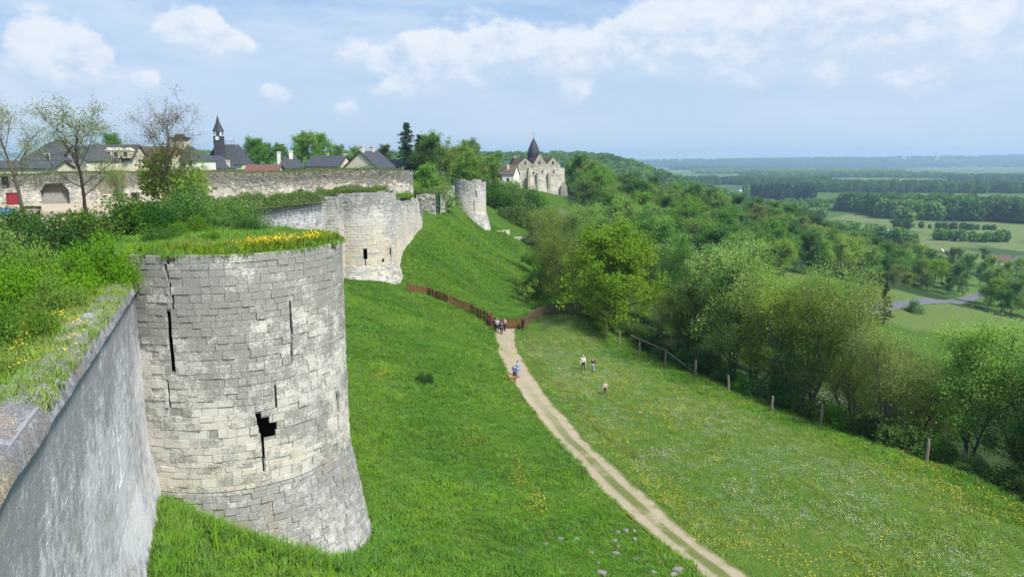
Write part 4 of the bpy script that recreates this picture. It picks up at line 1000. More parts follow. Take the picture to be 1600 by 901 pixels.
strip_hedge('hedge', [(-17.2, 100.5, -5.0), (-15.8, 106, -5.3), (-15.4, 112, -5.6)], .7, .7, .15, 2500, 'bush', 53, 'tuft of green growth on the short beige curtain wall')
strip_hedge('ivy', [(-14.0, 140, -11.5), (-13.6, 140, -9), (-13.8, 140, -6.2)], .5, .75, .18, 4200, 'bush_dark', 54, 'ivy column hanging between the wall stub and the far tower')
strip_hedge('ivy', [(-17.6, 138, -6.4), (-14, 138.5, -6.0), (-12.6, 146, -5.6)], .9, 1.4, .2, 3600, 'mid', 55, 'green ivy mound above the wall stub')
strip_hedge('hedge', [(-12.5, 161.5, -4.6), (-9, 160.6, -4.4), (-6.4, 162, -4.6)], .5, .7, .2, 1500, 'dark', 56, 'dark green tufts on top of the far tower')
strip_hedge('creeper', [(HA[0]+sh.d[0]*u, HA[1]+sh.d[1]*u, toph(u)-.1) for u in np.linspace(6, 58, 24)], .22, .9, .16, 9000, 'olive', 57, 'thin olive creeper and weeds along the top of the long rubble wall')
strip_hedge('bush', [(-6.9, 160.6, -16.2), (-5.2, 161.5, -16.6)], .7, .6, .16, 900, 'bush_dark', 58, 'low weeds at the foot of the far tower')
# ------------------------------------------------------------------ scattered instances (grass, flowers)
def scatter(name, P, rot, scl, proto, label, cat, tilt=None):
    me = mesh_np(name, P, attrs=dict(rot=np.stack([np.zeros(len(P)) if tilt is None else tilt[:, 0], np.zeros(len(P)) if tilt is None else tilt[:, 1], rot], -1), scl=scl))
    o = obj(name, me); tag(o, label, cat, kind='stuff')
    ng = bpy.data.node_groups.new(name + '_scatter', 'GeometryNodeTree')
    ng.interface.new_socket('Geometry', in_out='INPUT', socket_type='NodeSocketGeometry'); ng.interface.new_socket('Geometry', in_out='OUTPUT', socket_type='NodeSocketGeometry')
    n = ng.nodes; gi = n.new('NodeGroupInput'); go = n.new('NodeGroupOutput'); ip = n.new('GeometryNodeInstanceOnPoints'); oi = n.new('GeometryNodeObjectInfo')
    oi.inputs[0].default_value = proto; oi.inputs['As Instance'].default_value = True
    ar = n.new('GeometryNodeInputNamedAttribute'); ar.data_type = 'FLOAT_VECTOR'; ar.inputs[0].default_value = 'rot'
    asl = n.new('GeometryNodeInputNamedAttribute'); asl.data_type = 'FLOAT'; asl.inputs[0].default_value = 'scl'
    l = ng.links; l.new(gi.outputs[0], ip.inputs['Points']); l.new(oi.outputs['Geometry'], ip.inputs['Instance'])
    l.new(ar.outputs[0], ip.inputs['Rotation']); l.new(asl.outputs[0], ip.inputs['Scale']); l.new(ip.outputs[0], go.inputs[0])
    md = o.modifiers.new('scatter', 'NODES'); md.node_group = ng
    return o
def tuft_proto(name, seed, nbl, hh, spread, mat, wd=.02):
    g = np.random.default_rng(seed); V = []; F = []
    for i in range(nbl):
        a = g.uniform(0, 6.28); r = spread*math.sqrt(g.random()); x, y = r*math.cos(a), r*math.sin(a); h_ = hh*g.uniform(.5, 1.15); b = g.uniform(0, 6.28); ln = g.uniform(.2, .65)*h_
        t = np.array([math.cos(b+1.57), math.sin(b+1.57), 0])*wd*.5; p = np.array([x, y, -.04]); m_ = p + np.array([math.cos(b)*ln*.3, math.sin(b)*ln*.3, h_*.6]); e = p + np.array([math.cos(b)*ln, math.sin(b)*ln, h_])
        k = len(V); V += [p-t, p+t, m_+t*.8, m_-t*.8, e]; F += [(k, k+1, k+2, k+3), (k+3, k+2, k+4)]
    me = bpy.data.meshes.new(name); me.from_pydata([tuple(v) for v in V], [], F); me.materials.append(L[mat]); return bpy.data.objects.new(name, me)
TUFT = [tuft_proto('tuft', 500, 26, .30, .26, 'grass', .03), tuft_proto('tuft', 501, 22, .42, .24, 'grass_dark', .03), tuft_proto('tuft', 502, 22, .24, .28, 'grass_meadow', .03)]
def flower_proto(name, seed, n, mat, size, spread, hh):
    g = np.random.default_rng(seed); c = np.c_[g.normal(0, spread, (n, 2)), g.uniform(.6, 1.1, n)*hh]; V, F = leaf_quads(c, size, g, 1.4, .95)
    return bpy.data.objects.new(name, mesh_np(name, V, F, None, False, None, (L[mat],)))
gs = np.random.default_rng(60)
N = 420000
# candidates uniform on the image footprint (denser nearby, sparser far away)
yy = 14 + 152*gs.random(N)**1.7; xx = gs.uniform(-26, 50, N)
ok = (np.abs(xx) < yy*.80 + 3) & (xx > -4.2 - .39*yy + .5 - 30*(yy > 39))
wl = -3.3 - .39*yy
ok &= (xx > np.where(yy < 28, wl + .2, np.where(yy < 39, -40, -26))) & (np.hypot(xx-C1[0], yy-C1[1]) > 5.9) & (np.hypot(xx-C2[0], yy-C2[1]) > 5.7) & (xx < hedge_x(yy) + 2.0)
ok &= ~((yy > 26) & (yy < 39) & (xx < C1[0]-3))
dp = np.abs(xx - path_x(yy)); ok &= (dp > 1.25 + .5*fbm(xx*.7, yy*.7, 2)) | (yy > 91)
ok &= ~((yy > 98) & (yy < 121) & (xx < -15.8 + .085*(yy-99.5))) & ~((yy > 121) & (xx < -13.8 + .16*np.maximum(yy-135, 0))) & ~((yy > 105) & (xx > 12)) & (np.hypot(xx-C3[0], yy-C3[1]) > 4.6) & ~((yy > 39) & (xx < -22))
xx, yy = xx[ok], yy[ok]
side_m = (xx > path_x(yy) + .5) & (yy < 93)
zz = hgt(xx, yy)
big = fbm(xx/6, yy/6, 3)
sel = gs.random(len(xx))
keep = np.where(side_m, sel < .30, sel < .62); xx, yy, zz, side_m, big = (a[keep] for a in (xx, yy, zz, side_m, big))
print('grass', len(xx))
P = np.stack([xx, yy, zz - .02], -1)
kind = np.where(side_m & (hedge_x(yy) - xx > 5 + 3*vnoise(xx/4, yy/4)), 2, np.where(big + gs.normal(0, .12, len(xx)) > .06, 1, 0))
for k, (nm, lb) in enumerate((('grass', 'lush bright green grass covering the slope below the towers'), ('tall_grass', 'darker tall grass in patches over the slope'), ('meadow_grass', 'short yellowish meadow grass between path and hedgerow'))):
    m_ = kind == k; n_ = int(m_.sum())
    scatter(nm, P[m_], gs.uniform(0, 6.28, n_), gs.uniform(.6, 1.35, n_)*(.8 if k < 2 else .75)*(1 + .6*sstep(70, 140, P[m_][:, 1]))*(1 + .9*np.maximum(fbm(P[m_][:, 0]/2.2 + 7, P[m_][:, 1]/2.2, 3), -.25)), TUFT[k], lb, 'grass', gs.normal(0, .18, (n_, 2)))
def pick(n, cond, seed):
    g = np.random.default_rng(seed); y = 24 + 72*g.random(n)**1.25; x = g.uniform(-10, 46, n); ok = cond(x, y) > g.random(n)
    ok &= (np.abs(x) < y*.8+3) & (x < hedge_x(y) - 1.0); x, y = x[ok], y[ok]; return np.stack([x, y, hgt(x, y)], -1), g
right = lambda x, y: (x > path_x(y) + 1.5)
WF = flower_proto('daisies', 510, 11, 'white', .042, .34, .24); YF = flower_proto('buttercups', 511, 6, 'yellow', .07, .24, .26)
WC_ = [hit(*p) for p in ((870,525),(915,545),(900,590),(950,600),(1000,560),(960,650),(1080,640),(1150,650),(1060,720),(1240,720),(1330,760),(1200,800),(1450,860),(840,545))]
Pw, g_ = pick(36000, lambda x, y: right(x, y)*np.clip(.05 + sum(np.exp(-((x-c[0])/3.2)**2-((y-c[1])/(c[1]*.07))**2) for c in WC_)*(.35+1.2*np.maximum(fbm(x/2.5+3, y/2.5, 4)+.2, 0)), 0, .8)*sstep(2, 9, hedge_x(y)-x), 61)
scatter('white_flowers', Pw, g_.uniform(0, 6.28, len(Pw)), g_.uniform(.6, 1.2, len(Pw)), WF, 'white daisies and cow parsley scattered over the meadow', 'flowers')
Py, g_ = pick(22000, lambda x, y: right(x, y)*np.clip(.06 + 1.8*np.maximum(fbm(x/9+40, y/9+9, 3) - .05, 0), 0, .6), 62)
scatter('buttercups', Py, g_.uniform(0, 6.28, len(Py)), g_.uniform(.6, 1.2, len(Py)), YF, 'yellow buttercups scattered over the meadow', 'flowers')
Pl, g_ = pick(26000, lambda x, y: np.exp(-((path_x(y) - x - 2.1)/.8)**2)*np.clip(.2 + fbm(x/3, y/5, 3), 0, 1)*.6 + np.exp(-((x - path_x(y) - 2.0)/.7)**2)*np.clip(.1 + fbm(x/3+9, y/5, 3), 0, 1)*.6, 63)
scatter('verge_flowers', Pl, g_.uniform(0, 6.28, len(Pl)), g_.uniform(.5, 1.0, len(Pl)), WF, 'white flowers along both verges of the dirt path', 'flowers')
spots = [hit(*p) for p in ((800,735),(812,745),(820,770),(835,785),(600,582),(850,795),(742,685),(795,720))]
Ps = np.concatenate([np.stack([s[0] + gs.normal(0, .55, 22), s[1] + gs.normal(0, 1.1, 22)], -1) for s in spots]); Ps = np.c_[Ps, hgt(Ps[:, 0], Ps[:, 1])]
scatter('yellow_flowers', Ps, gs.uniform(0, 6.28, len(Ps)), gs.uniform(.5, 1.1, len(Ps)), YF, 'clumps of yellow flowers on the steep slope left of the path', 'flowers')
n_ = 900; y_ = gs.uniform(52, 88, n_); x_ = path_x(y_) + 2.6 + .4*np.sin(y_*.4) + gs.normal(0, .35, n_) + .04*(88-y_)
scatter('dry_grass', np.stack([x_, y_, hgt(x_, y_)], -1), gs.uniform(0, 6.28, n_), gs.uniform(.5, 1.1, n_), tuft_proto('tuft', 530, 22, .34, .22, 'spring', .028), 'dry olive rank grass on the bank right of the path', 'grass', gs.normal(0, .2, (n_, 2)))
# growth on the nearest tower top and on the terrace
n_ = 3200; th = gs.uniform(0, 6.28, n_); rr_ = (r1-.02)*np.sqrt(gs.random(n_)); Pt = np.stack([C1[0]+rr_*np.cos(th), C1[1]+rr_*np.sin(th), -3.6 + .35*(1-rr_/r1)], -1)
scatter('tower_grass', Pt, gs.uniform(0, 6.28, n_), gs.uniform(.45, .95, n_), TUFT[0], 'long grass and weeds covering the nearest tower top', 'grass', gs.normal(0, .2, (n_, 2)))
n_ = 600; th = gs.normal(R(-35), .5, n_); rr_ = gs.uniform(3.2, 4.75, n_); Pt = np.stack([C1[0]+rr_*np.cos(th), C1[1]+rr_*np.sin(th), np.full(n_, -3.5)], -1)
scatter('tower_weeds', Pt, gs.uniform(0, 6.28, n_), gs.uniform(.6, 1.3, n_), tuft_proto('weed', 520, 26, .34, .2, 'lime', .04), 'yellow-green weeds on the right rim of the nearest tower', 'plant', gs.normal(0, .2, (n_, 2)))
TY_ = flower_proto('wallflower', 512, 9, 'yellow', .07, .20, .36)
n_ = 110; th = np.r_[gs.normal(R(-45), .16, 70), gs.normal(R(-18), .2, 40)]; rr_ = gs.uniform(3.2, 4.7, n_); Pt = np.stack([C1[0]+rr_*np.cos(th), C1[1]+rr_*np.sin(th), np.full(n_, -3.45)], -1)
scatter('wallflowers', Pt, gs.uniform(0, 6.28, n_), gs.uniform(.6, 1.3, n_), TY_, 'yellow wallflowers blooming on the nearest tower top', 'flowers')
u_ = np.r_[gs.normal(26.8, 1.0, 34), gs.normal(21.5, 1.5, 6)]; v_ = gs.uniform(.3, 1.5, len(u_)); Pt = np.stack(sw(u_, np.full(len(u_), -4.45), -v_), -1)
scatter('wallflowers', Pt, gs.uniform(0, 6.28, len(u_)), gs.uniform(.4, .9, len(u_)), TY_, 'yellow flowers along the inner edge of the near wall top', 'flowers')
n_ = 2600; u_ = gs.uniform(20.2, sw.len, n_); v_ = np.abs(gs.normal(.75, .45, n_)); Pt = np.stack(sw(u_, np.full(n_, -4.48), -v_), -1)
scatter('wall_top_grass', Pt, gs.uniform(0, 6.28, n_), gs.uniform(.5, 1.2, n_), tuft_proto('tuft', 521, 24, .26, .18, 'grass_meadow', .022), 'grass growing on the top of the near curtain wall', 'grass', gs.normal(0, .25, (n_, 2)))
n_ = 9000; y_ = gs.uniform(10, 43, n_); x_ = -(3.6+.39*y_) - gs.uniform(1., 22, n_); z_ = -4.75 - 1.65*sstep(2., 6.5, -(x_+3.6+.39*y_)*.93) + .15*fbm(x_/4, y_/4, 3)
scatter('terrace_grass', np.stack([x_, y_, z_], -1), gs.uniform(0, 6.28, n_), gs.uniform(.5, .9, n_), TUFT[0], 'short grass of the lawn inside the walls', 'grass')
n_ = 1500; u_ = gs.uniform(14, sw.len, n_); Pt = np.stack(sw(u_, np.full(n_, -14.), -.1 + np.abs(gs.normal(0, .6, n_))), -1); Pt[:, 2] = hgt(Pt[:, 0], Pt[:, 1])
scatter('foot_weeds', Pt, gs.uniform(0, 6.28, n_), gs.uniform(.8, 1.8, n_), TUFT[1], 'tall weeds at the foot of the near curtain wall', 'grass', gs.normal(0, .2, (n_, 2)))
n_ = 900; th = gs.uniform(R(-112), R(10), n_); rr_ = 5.95 + np.abs(gs.normal(0, .35, n_)); x_ = C1[0]+rr_*np.cos(th); y_ = C1[1]+rr_*np.sin(th)
scatter('foot_weeds', np.stack([x_, y_, hgt(x_, y_)], -1), gs.uniform(0, 6.28, n_), gs.uniform(.8, 1.9, n_), TUFT[1], 'tall weeds round the flared foot of the nearest tower', 'grass', gs.normal(0, .2, (n_, 2)))

# ------------------------------------------------------------------ far woods and hedges (read as masses)
def low_tree(name, seed, mat, h=1., n=260, asp=.36):
    g = np.random.default_rng(seed); e = g.normal(size=(n, 3)); e /= np.linalg.norm(e, axis=1)[:, None]; e *= g.uniform(.75, 1.05, (n, 1))
    c = e*np.array([asp, asp, .46]) + np.array([0, 0, .54]); V, F = leaf_quads(c, .17, g, .4, .9); return bpy.data.objects.new(name, mesh_np(name, V, F, None, False, None, (L[mat],)))
LT = [low_tree('far_tree', 600, 'dark'), low_tree('far_tree', 601, 'mid'), low_tree('far_tree', 602, 'conifer', asp=.28), low_tree('far_tree', 603, 'pale')]
fg = np.random.default_rng(70)
def belt(label, p0, p1, depth, spacing, h, proto, curve=0):
    """p0,p1: ground pixels at the belt's near foot"""
    a, b = hit(*p0), hit(*p1); ln = math.hypot(*(b-a)[:2]); n_ = int(ln*depth/spacing**2) + 6
    t = fg.random(n_); k = fg.random(n_); x = a[0] + (b[0]-a[0])*t; y = a[1] + (b[1]-a[1])*t + k*depth + curve*np.sin(t*math.pi) + 12*fbm(t*5, t*0 + a[0], 3)
    z = hgt(x, y); s_ = h*fg.uniform(.7, 1.15, n_)
    scatter('far_wood', np.stack([x, y, z-.5], -1), fg.uniform(0, 6.28, n_), s_, LT[proto], label, 'wood')
belt('dark poplar wood right of the red roofed farm', (1192, 312), (1272, 313), 60, 8, 24, 2)
belt('blue-green wood band across the valley behind the farm', (1080, 289), (1300, 291), 120, 13, 24, 0)
belt('long wood band across the right valley', (1290, 301), (1640, 303), 160, 13, 24, 0)
belt('tall near wood on the right of the valley', (1385, 340), (1660, 352), 160, 10, 25, 0)
belt('pale fringe of trees before the tall near wood', (1375, 341), (1480, 346), 20, 8, 21, 1)
belt('hedge of bushes crossing the valley meadow', (1440, 357), (1560, 360), 10, 5, 7, 0)
belt('low hedge line beyond the farm', (1170, 319), (1330, 317), 15, 6, 8, 1)
belt('low hedge line before the dark wood', (1215, 328), (1370, 331), 25, 7, 11, 1)
belt('scrub along the valley stream', (1250, 338), (1300, 342), 20, 7, 12, 3)
belt('row of trees at the meadow edge on the right', (1460, 376), (1640, 380), 10, 6, 10, 1)
belt('loose trees before the village meadow', (1330, 372), (1440, 388), 40, 11, 13, 1)
belt('trees around the red roofed farm', (1160, 322), (1190, 320), 30, 8, 13, 0)
belt('trees behind the red roofed farm', (1115, 314), (1142, 313), 25, 8, 13, 0)
belt('distant dark wood at the right of the plain', (1520, 284), (1680, 284), 200, 18, 24, 0)
belt('distant wood line across the plain', (1180, 277), (1500, 279), 250, 20, 24, 1)
belt('very distant wood strip below the far hills', (1060, 266), (1640, 263), 400, 34, 26, 0)
belt('far wood strip in the middle of the plain', (1100, 272), (1420, 270), 300, 28, 24, 3)
# wooded ridge behind the church
xs_ = fg.uniform(-500, 420, 5200); ys2 = 1230 + .25*xs_ + fg.uniform(-330, 120, 5200); zz = hgt(xs_, ys2); ok = zz > -66; ok &= fg.random(5200) < .8
Pr = np.stack([xs_, ys2, zz - .8], -1)[ok]; kk = fg.random(len(Pr))
scatter('far_wood', Pr[kk < .6], fg.uniform(0, 6.28, int((kk < .6).sum())), fg.uniform(12, 20, int((kk < .6).sum())), LT[1], 'wooded ridge behind the church, mid green trees', 'wood')
scatter('far_wood', Pr[kk >= .6], fg.uniform(0, 6.28, int((kk >= .6).sum())), fg.uniform(12, 19, int((kk >= .6).sum())), LT[0], 'wooded ridge behind the church, darker trees', 'wood')
xs_ = fg.uniform(-2000, 9500, 9000); ys2 = fg.uniform(6700, 9000, 9000); keep = fbm(xs_/700, ys2/500, 3) > -.12; xs_, ys2 = xs_[keep], ys2[keep]
scatter('far_wood', np.stack([xs_, ys2, hgt(xs_, ys2)-2], -1), fg.uniform(0, 6.28, len(xs_)), fg.uniform(24, 46, len(xs_)), LT[0], 'woods on the hazy hills along the horizon', 'wood')
for (px, py, h_) in ((1410, 362, 24), (1165, 316, 30), (1275, 338, 20), (1375, 378, 12)):
    q = hit(px, py); o = obj('valley_tree', LT[1].data.copy()); o.location = q; o.scale = (h_*1.25 if py > 330 else h_*.6,)*2 + (h_,)
    tag(o, {1410: 'round lone tree in the valley meadow before the wood', 1165: 'tall pointed tree behind the red roofed farm', 1275: 'round tree left of the valley meadow', 1375: 'dark round tree by the meadow corner'}[px], 'tree')

# ------------------------------------------------------------------ picket fence and gate
def fence_run(pts, n, mat, label, name, hgt_=1.45, gate=False):
    pts = np.array(pts, float); s = np.r_[0, np.cumsum(np.hypot(*np.diff(pts[:, :2], axis=0).T))]; t = np.linspace(0, s[-1], n)
    x = np.interp(t, s, pts[:, 0]); y = np.interp(t, s, pts[:, 1]); z = hgt(x, y)
    r = empty(name, (x[0], y[0], z[0]))
    wdt = s[-1]/n*.62
    pm = bpy.data.meshes.new('picket'); mb = MB().prism([(-wdt/2, 0), (wdt/2, 0), (wdt/2, hgt_-.12), (0, hgt_), (-wdt/2, hgt_-.12)], -.015, .015); pm.from_pydata(mb.V, [], mb.F); pm.materials.append(mat)
    for k in range(n):
        o = bpy.data.objects.new('picket', pm); COL.objects.link(o); o.parent = r
        a = math.atan2(y[min(k+1, n-1)]-y[max(k-1, 0)], x[min(k+1, n-1)]-x[max(k-1, 0)])
        o.location = (x[k]-x[0], y[k]-y[0], z[k]-z[0] - .02 + random.uniform(-.05, .05)); o.rotation_euler = (random.uniform(-.04, .04), random.uniform(-.035, .035), a)
    for hz in (.35, 1.05):
        MB().tube([(x[k]-x[0], y[k]-y[0]+.04, z[k]-z[0]+hz) for k in range(0, n, 2)], .04, 4).build('rail', mat, r)
    for k in range(0, n, 11):
        MB().tube([(x[k]-x[0], y[k]-y[0]+.09, z[k]-z[0]-.3), (x[k]-x[0], y[k]-y[0]+.09, z[k]-z[0]+hgt_-.05)], .06, 6).build('post', mat, r)
    return tag(r, label, 'fence' if not gate else 'gate')
fl_ = [hit(637, 458), hit(668, 464), hit(700, 477), hit(735, 491), hit(762, 504)]
gate_a = hit(768, 512); gate_b = hit(819, 512)
fence_run(fl_ + [gate_a], 62, M['picket'], 'red-brown picket fence descending from the middle tower to the gate', 'picket_fence')
fence_run([gate_a + np.array([.2, .0, 0]), gate_b], 20, M['picket'], 'red-brown picket gate closing the dirt path', 'picket_gate', 1.35, True)
fence_run([gate_b + np.array([.1, 0, 0]), (2.7, 92.0, 0), (4.2, 92.8, 0), (6.4, 93.2, 0), (8.9, 93.5, 0)], 30, M['picket_dark'], 'weathered picket fence rising from the gate to the maple', 'picket_fence')
gp = tag(MB().tube([(0, 0, -.4), (0, 0, 1.9)], .11, 6).lathe([(.14, 1.9), (.14, 1.98), (.02, 2.08)], 6).build('gate_post', M['picket'], None), 'taller red-brown gate post at the left end of the gate', 'post'); gp.location = gate_a

# hedge fence posts
def post_mesh(seed, h_):
    g = np.random.default_rng(seed); mb = MB(); P = [(0, 0, -.3)] + [(g.normal(0, .02), g.normal(0, .02), h_*k/4) for k in range(1, 5)]
    mb.tube(P, [.13, .125, .12, .115, .09], 7); return mb
post_px = [(968,538),(947,528),(998,556),(1039,570),(1086,587),(1139,613),(1205,643),(1282,663),(1369,690),(1448,720),(1508,735),(1524,744)]
for i, (px, py) in enumerate(post_px):
    q = hit(px, py); o = post_mesh(80+i, 1.75 if i not in (6, 8) else 1.5).build('fence_post', M['post'])
    o.location = q; o.rotation_euler = (random.uniform(-.07, .07), random.uniform(-.13, .13), random.uniform(0, 6))
    tag(o, 'weathered grey wooden post of the hedgerow fence, %s from the maple' % ORD[(1, 0)[i] if i < 2 else i], 'post', 'hedgerow fence posts')
pa_, pb_, pc_ = hit(1039, 570), hit(1086, 587), hit(985, 548)
o = tag(MB().tube([tuple(pc_ + np.array([0, 0, 1.9])), tuple(pa_ + np.array([0, 0, 1.7])), tuple(.5*(pa_+pb_) + np.array([0, 0, 1.0])), tuple(pb_ + np.array([0, 0, .35]))], .055, 5).build('fallen_rail', M['post']), 'broken wooden rail sagging between two hedgerow fence posts', 'rail')
o = tag(MB().tube([tuple(hit(1000, 562) + np.array([0, 0, .1])), tuple(hit(1022, 566) + np.array([0, 0, .15]))], .06, 5).build('fallen_rail', M['post']), 'wooden rail lying in the grass by the hedgerow', 'rail')

# loose rocks
def rock_mesh(seed):
    g = np.random.default_rng(seed); bm = bmesh.new(); bmesh.ops.create_icosphere(bm, subdivisions=2, radius=1)
    for v in bm.verts:
        n_ = v.co.normalized(); f = 1 + .35*float(fbm(n_.x*1.3+seed, n_.y*1.3+n_.z*2.1, 3)); v.co = Vector((max(-.75, min(.75, n_.x*f)), max(-.7, min(.7, n_.y*f)), max(-.6, min(.62, n_.z*f))))
    me = bpy.data.meshes.new('rock'); bm.to_mesh(me); bm.free(); me.materials.append(M['rock']); return me
for i, (px, py, s_) in enumerate([(852,851,.28),(876,843,.3),(900,843,.3),(965,832,.26),(977,830,.34),(991,830,.24),(960,846,.32),(966,855,.25),(992,843,.24),(962,866,.34),(924,864,.22),(994,875,.26),(1022,895,.28),(1058,893,.52),(1052,899,.32),(940,897,.4),(935,880,.18),(1032,879,.2)]):
    q = hit(px, py); o = obj('rock', rock_mesh(90+i)); s_ *= .58; o.location = q + np.array([0, 0, .10*s_/.3]); o.scale = (s_*1.3, s_, s_*.75); o.rotation_euler = (random.uniform(-.3, .3), random.uniform(-.3, .3), random.uniform(0, 6))
    tag(o, 'pale limestone rock half sunk in the grass beside the path', 'rock', 'rocks in the grass near the path')
q = hit(664, 598); plant(PB[0], q[0], q[1], s=.36, label='single small dark bush on the grass slope', cat='shrub')

# ------------------------------------------------------------------ buildings
def house(name, loc, rz, w_, d_, eave, ridge, wallm, roofm, label, windows=(), chimneys=(), base=-8., hip=0., over=.3, cat='house', gable_windows=()):
    """ridge along local x; front is local -y; heights are world z; windows (x,z,w,h) on the front"""
    r = empty(name, (loc[0], loc[1], base), rz); e = eave-base; t = ridge-base
    wl = MB()
    wl.add([(-w_/2,-d_/2,0),(w_/2,-d_/2,0),(w_/2,d_/2,0),(-w_/2,d_/2,0),(-w_/2,-d_/2,e),(w_/2,-d_/2,e),(w_/2,d_/2,e),(-w_/2,d_/2,e)] + ([(-w_/2,0,t-.05),(w_/2,0,t-.05)] if not hip else []),
           [(0,1,5,4),(2,3,7,6)] + ([(1,2,6,9,5),(3,0,4,8,7)] if not hip else [(1,2,6,5),(3,0,4,7)]))
    wl.build('wall', wallm, r)
    a = w_/2 + over; b = d_/2 + over; ed = e - over*(t-e)/(d_/2)*.6; k = w_/2 - hip if hip else a
    rf = MB().add([(-a,-b,ed),(a,-b,ed),(a,b,ed),(-a,b,ed),(-k,0,t),(k,0,t)], [(0,1,5,4),(2,3,4,5)] + ([(1,2,5),(3,0,4)] if hip else []))
    rf.add([(-a,-b,ed-.18),(a,-b,ed-.18),(a,b,ed-.18),(-a,b,ed-.18),(-k,0,t-.18),(k,0,t-.18)], [(4,5,1,0),(5,4,3,2)]); 
    rf.add([(-a,-b,ed),(a,-b,ed),(a,-b,ed-.18),(-a,-b,ed-.18)], [(0,3,2,1)])
    ro = rf.build('roof', roofm, r)
    for (x, yy_, s_, hh) in chimneys:
        MB().box(x-s_/2, x+s_/2, yy_-s_*.4, yy_+s_*.4, e*.6, t+hh).box(x-s_/2-.08, x+s_/2+.08, yy_-s_*.4-.08, yy_+s_*.4+.08, t+hh-.2, t+hh+.05).build('chimney', wallm, ro)
    for (x, z, ww, hh) in windows:
        f = MB().box(x-ww/2-.08, x+ww/2+.08, -d_/2-.05, -d_/2+.05, z-base-hh/2-.08, z-base+hh/2+.08).build('window', M['white_paint'], r)
        MB().box(x-ww/2, x+ww/2, -d_/2-.08, -d_/2-.03, z-base-hh/2, z-base+hh/2).build('pane', M['glass'], f)
    for (yy_, z, ww, hh, sd_) in gable_windows:
        x = sd_*w_/2; f = MB().box(x-.05, x+.05, yy_-ww/2-.08, yy_+ww/2+.08, z-base-hh/2-.08, z-base+hh/2+.08).build('window', M['white_paint'], r)
        MB().box(x-.08, x+.08, yy_-ww/2, yy_+ww/2, z-base-hh/2, z-base+hh/2).build('pane', M['glass'], f)
    return tag(r, label, cat)
def ph(px, py, Yd): return at(px, py, Yd)
# town houses (left to right)
q = ph(90, 250, 150); house('town_house', q[:2], .1, 9, 8, ph(90, 249, 150)[2], ph(90, 221, 150)[2], M['plaster'], M['slate'], 'dark slate roofed house behind the leftmost court trees', hip=3.5, windows=[(0, .6, .9, 1.2)])
q = ph(40, 262, 140); house('town_house', q[:2], .05, 14, 7, ph(40, 262, 140)[2], ph(40, 251, 140)[2], M['plaster'], M['slate'], 'long low dark roof at the left edge behind the wall', base=-9)
q = ph(150, 250, 150); house('town_house', q[:2], R(90)-.45, 9, 7, ph(150, 250, 150)[2], ph(150, 228, 150)[2], M['plaster'], M['slate'], 'house with pale beige gable between two court trees', gable_windows=[(0, ph(150, 243, 150)[2], .9, 1.2, -1)])
q = ph(182, 250, 155); hs_ = house('town_house', q[:2], .02, 9.5, 7, ph(182, 249, 155)[2], ph(182, 226, 155)[2], M['plaster'], M['slate'], 'slate roofed house with three white dormer windows')
for px in (171, 182, 197):
    p = ph(px, 241, 151); f = MB().box(-.6, .6, -.5, 2, -.75, .7).prism([(-.75, .7), (.75, .7), (0, 1.3)], -.6, 2.2).build('dormer', M['plaster'], hs_); f.matrix_world = Matrix.Translation(Vector(p)); f.matrix_parent_inverse = Matrix.Identity(4)
    f.parent = None; f.parent = hs_; f.location = Vector(p) - hs_.location; f.rotation_euler = (0, 0, 0)
    MB().box(-.35, .35, -.56, -.48, -.45, .45).build('pane', M['glass'], f)
q = ph(232, 250, 160); house('town_house', q[:2], .0, 12, 7, ph(232, 250, 160)[2], ph(232, 229, 160)[2], M['plaster'], M['tile_brown'], 'long brown roofed house behind the wide bare tree')
q = ph(292, 250, 165); mh = house('mansard_house', q[:2], -.1, 9, 8, ph(300, 250, 165)[2], ph(300, 226, 165)[2], M['plaster_white'], M['slate'], 'tall mansard house with a square roof lantern beside the bare tree', hip=3.9, windows=[(3.0, ph(0, 256, 165)[2], .8, 1.3), (1.5, ph(0, 256, 165)[2], .8, 1.3)])
lz = ph(0, 224, 165)[2] - (-8.); MB().box(-2.6, .2, -1.2, 1.2, lz-1.8, lz+.9).build('lantern', M['plaster'], mh); MB().box(-2.9, .5, -1.5, 1.5, lz+.9, lz+1.25).lathe([(1.4, lz+1.25), (.8, lz+2.0)], 4, (-1.2, 0), R(45)).build('lantern_roof', M['slate_dark'], mh)
# town hall with belfry
Yb = 220; c = ph(345, 250, Yb); zb = -8.
th_ = tag(empty('town_hall', (c[0], Yb, zb)), 'slate roofed town hall with slender pointed belfry', 'building')
pz = lambda py: ph(0, py, Yb)[2]-zb; px_ = lambda px: (px-800)/FPX*.985*(Yb-4) - c[0]
MB().box(px_(322), px_(378), -4, 5, 0, pz(256)).build('wall', M['plaster'], th_)
mr = MB(); b0 = (px_(320), px_(379), -4.6, 5.6); t0 = (px_(333), px_(362), -1.6, 2.6); z0, z1 = pz(257), pz(226)
mr.add([(b0[0],b0[2],z0),(b0[1],b0[2],z0),(b0[1],b0[3],z0),(b0[0],b0[3],z0),(t0[0],t0[2],z1),(t0[1],t0[2],z1),(t0[1],t0[3],z1),(t0[0],t0[3],z1)], [(0,1,5,4),(1,2,6,5),(2,3,7,6),(3,0,4,7),(4,5,6,7)])
rf = mr.build('roof', M['slate'], th_)
rl = MB()
for x in np.linspace(t0[0], t0[1], 9): rl.box(x-.04, x+.04, t0[2]-.04, t0[2]+.04, z1, z1+.9)
rl.box(t0[0], t0[1], t0[2]-.05, t0[2]+.05, z1+.85, z1+.97); rl.build('ridge_railing', M['zinc'], rf)
for x in (t0[0], t0[1]): MB().tube([(x, t0[2], z1), (x, t0[2], z1+2)], .06, 5).build('finial', M['zinc'], rf)
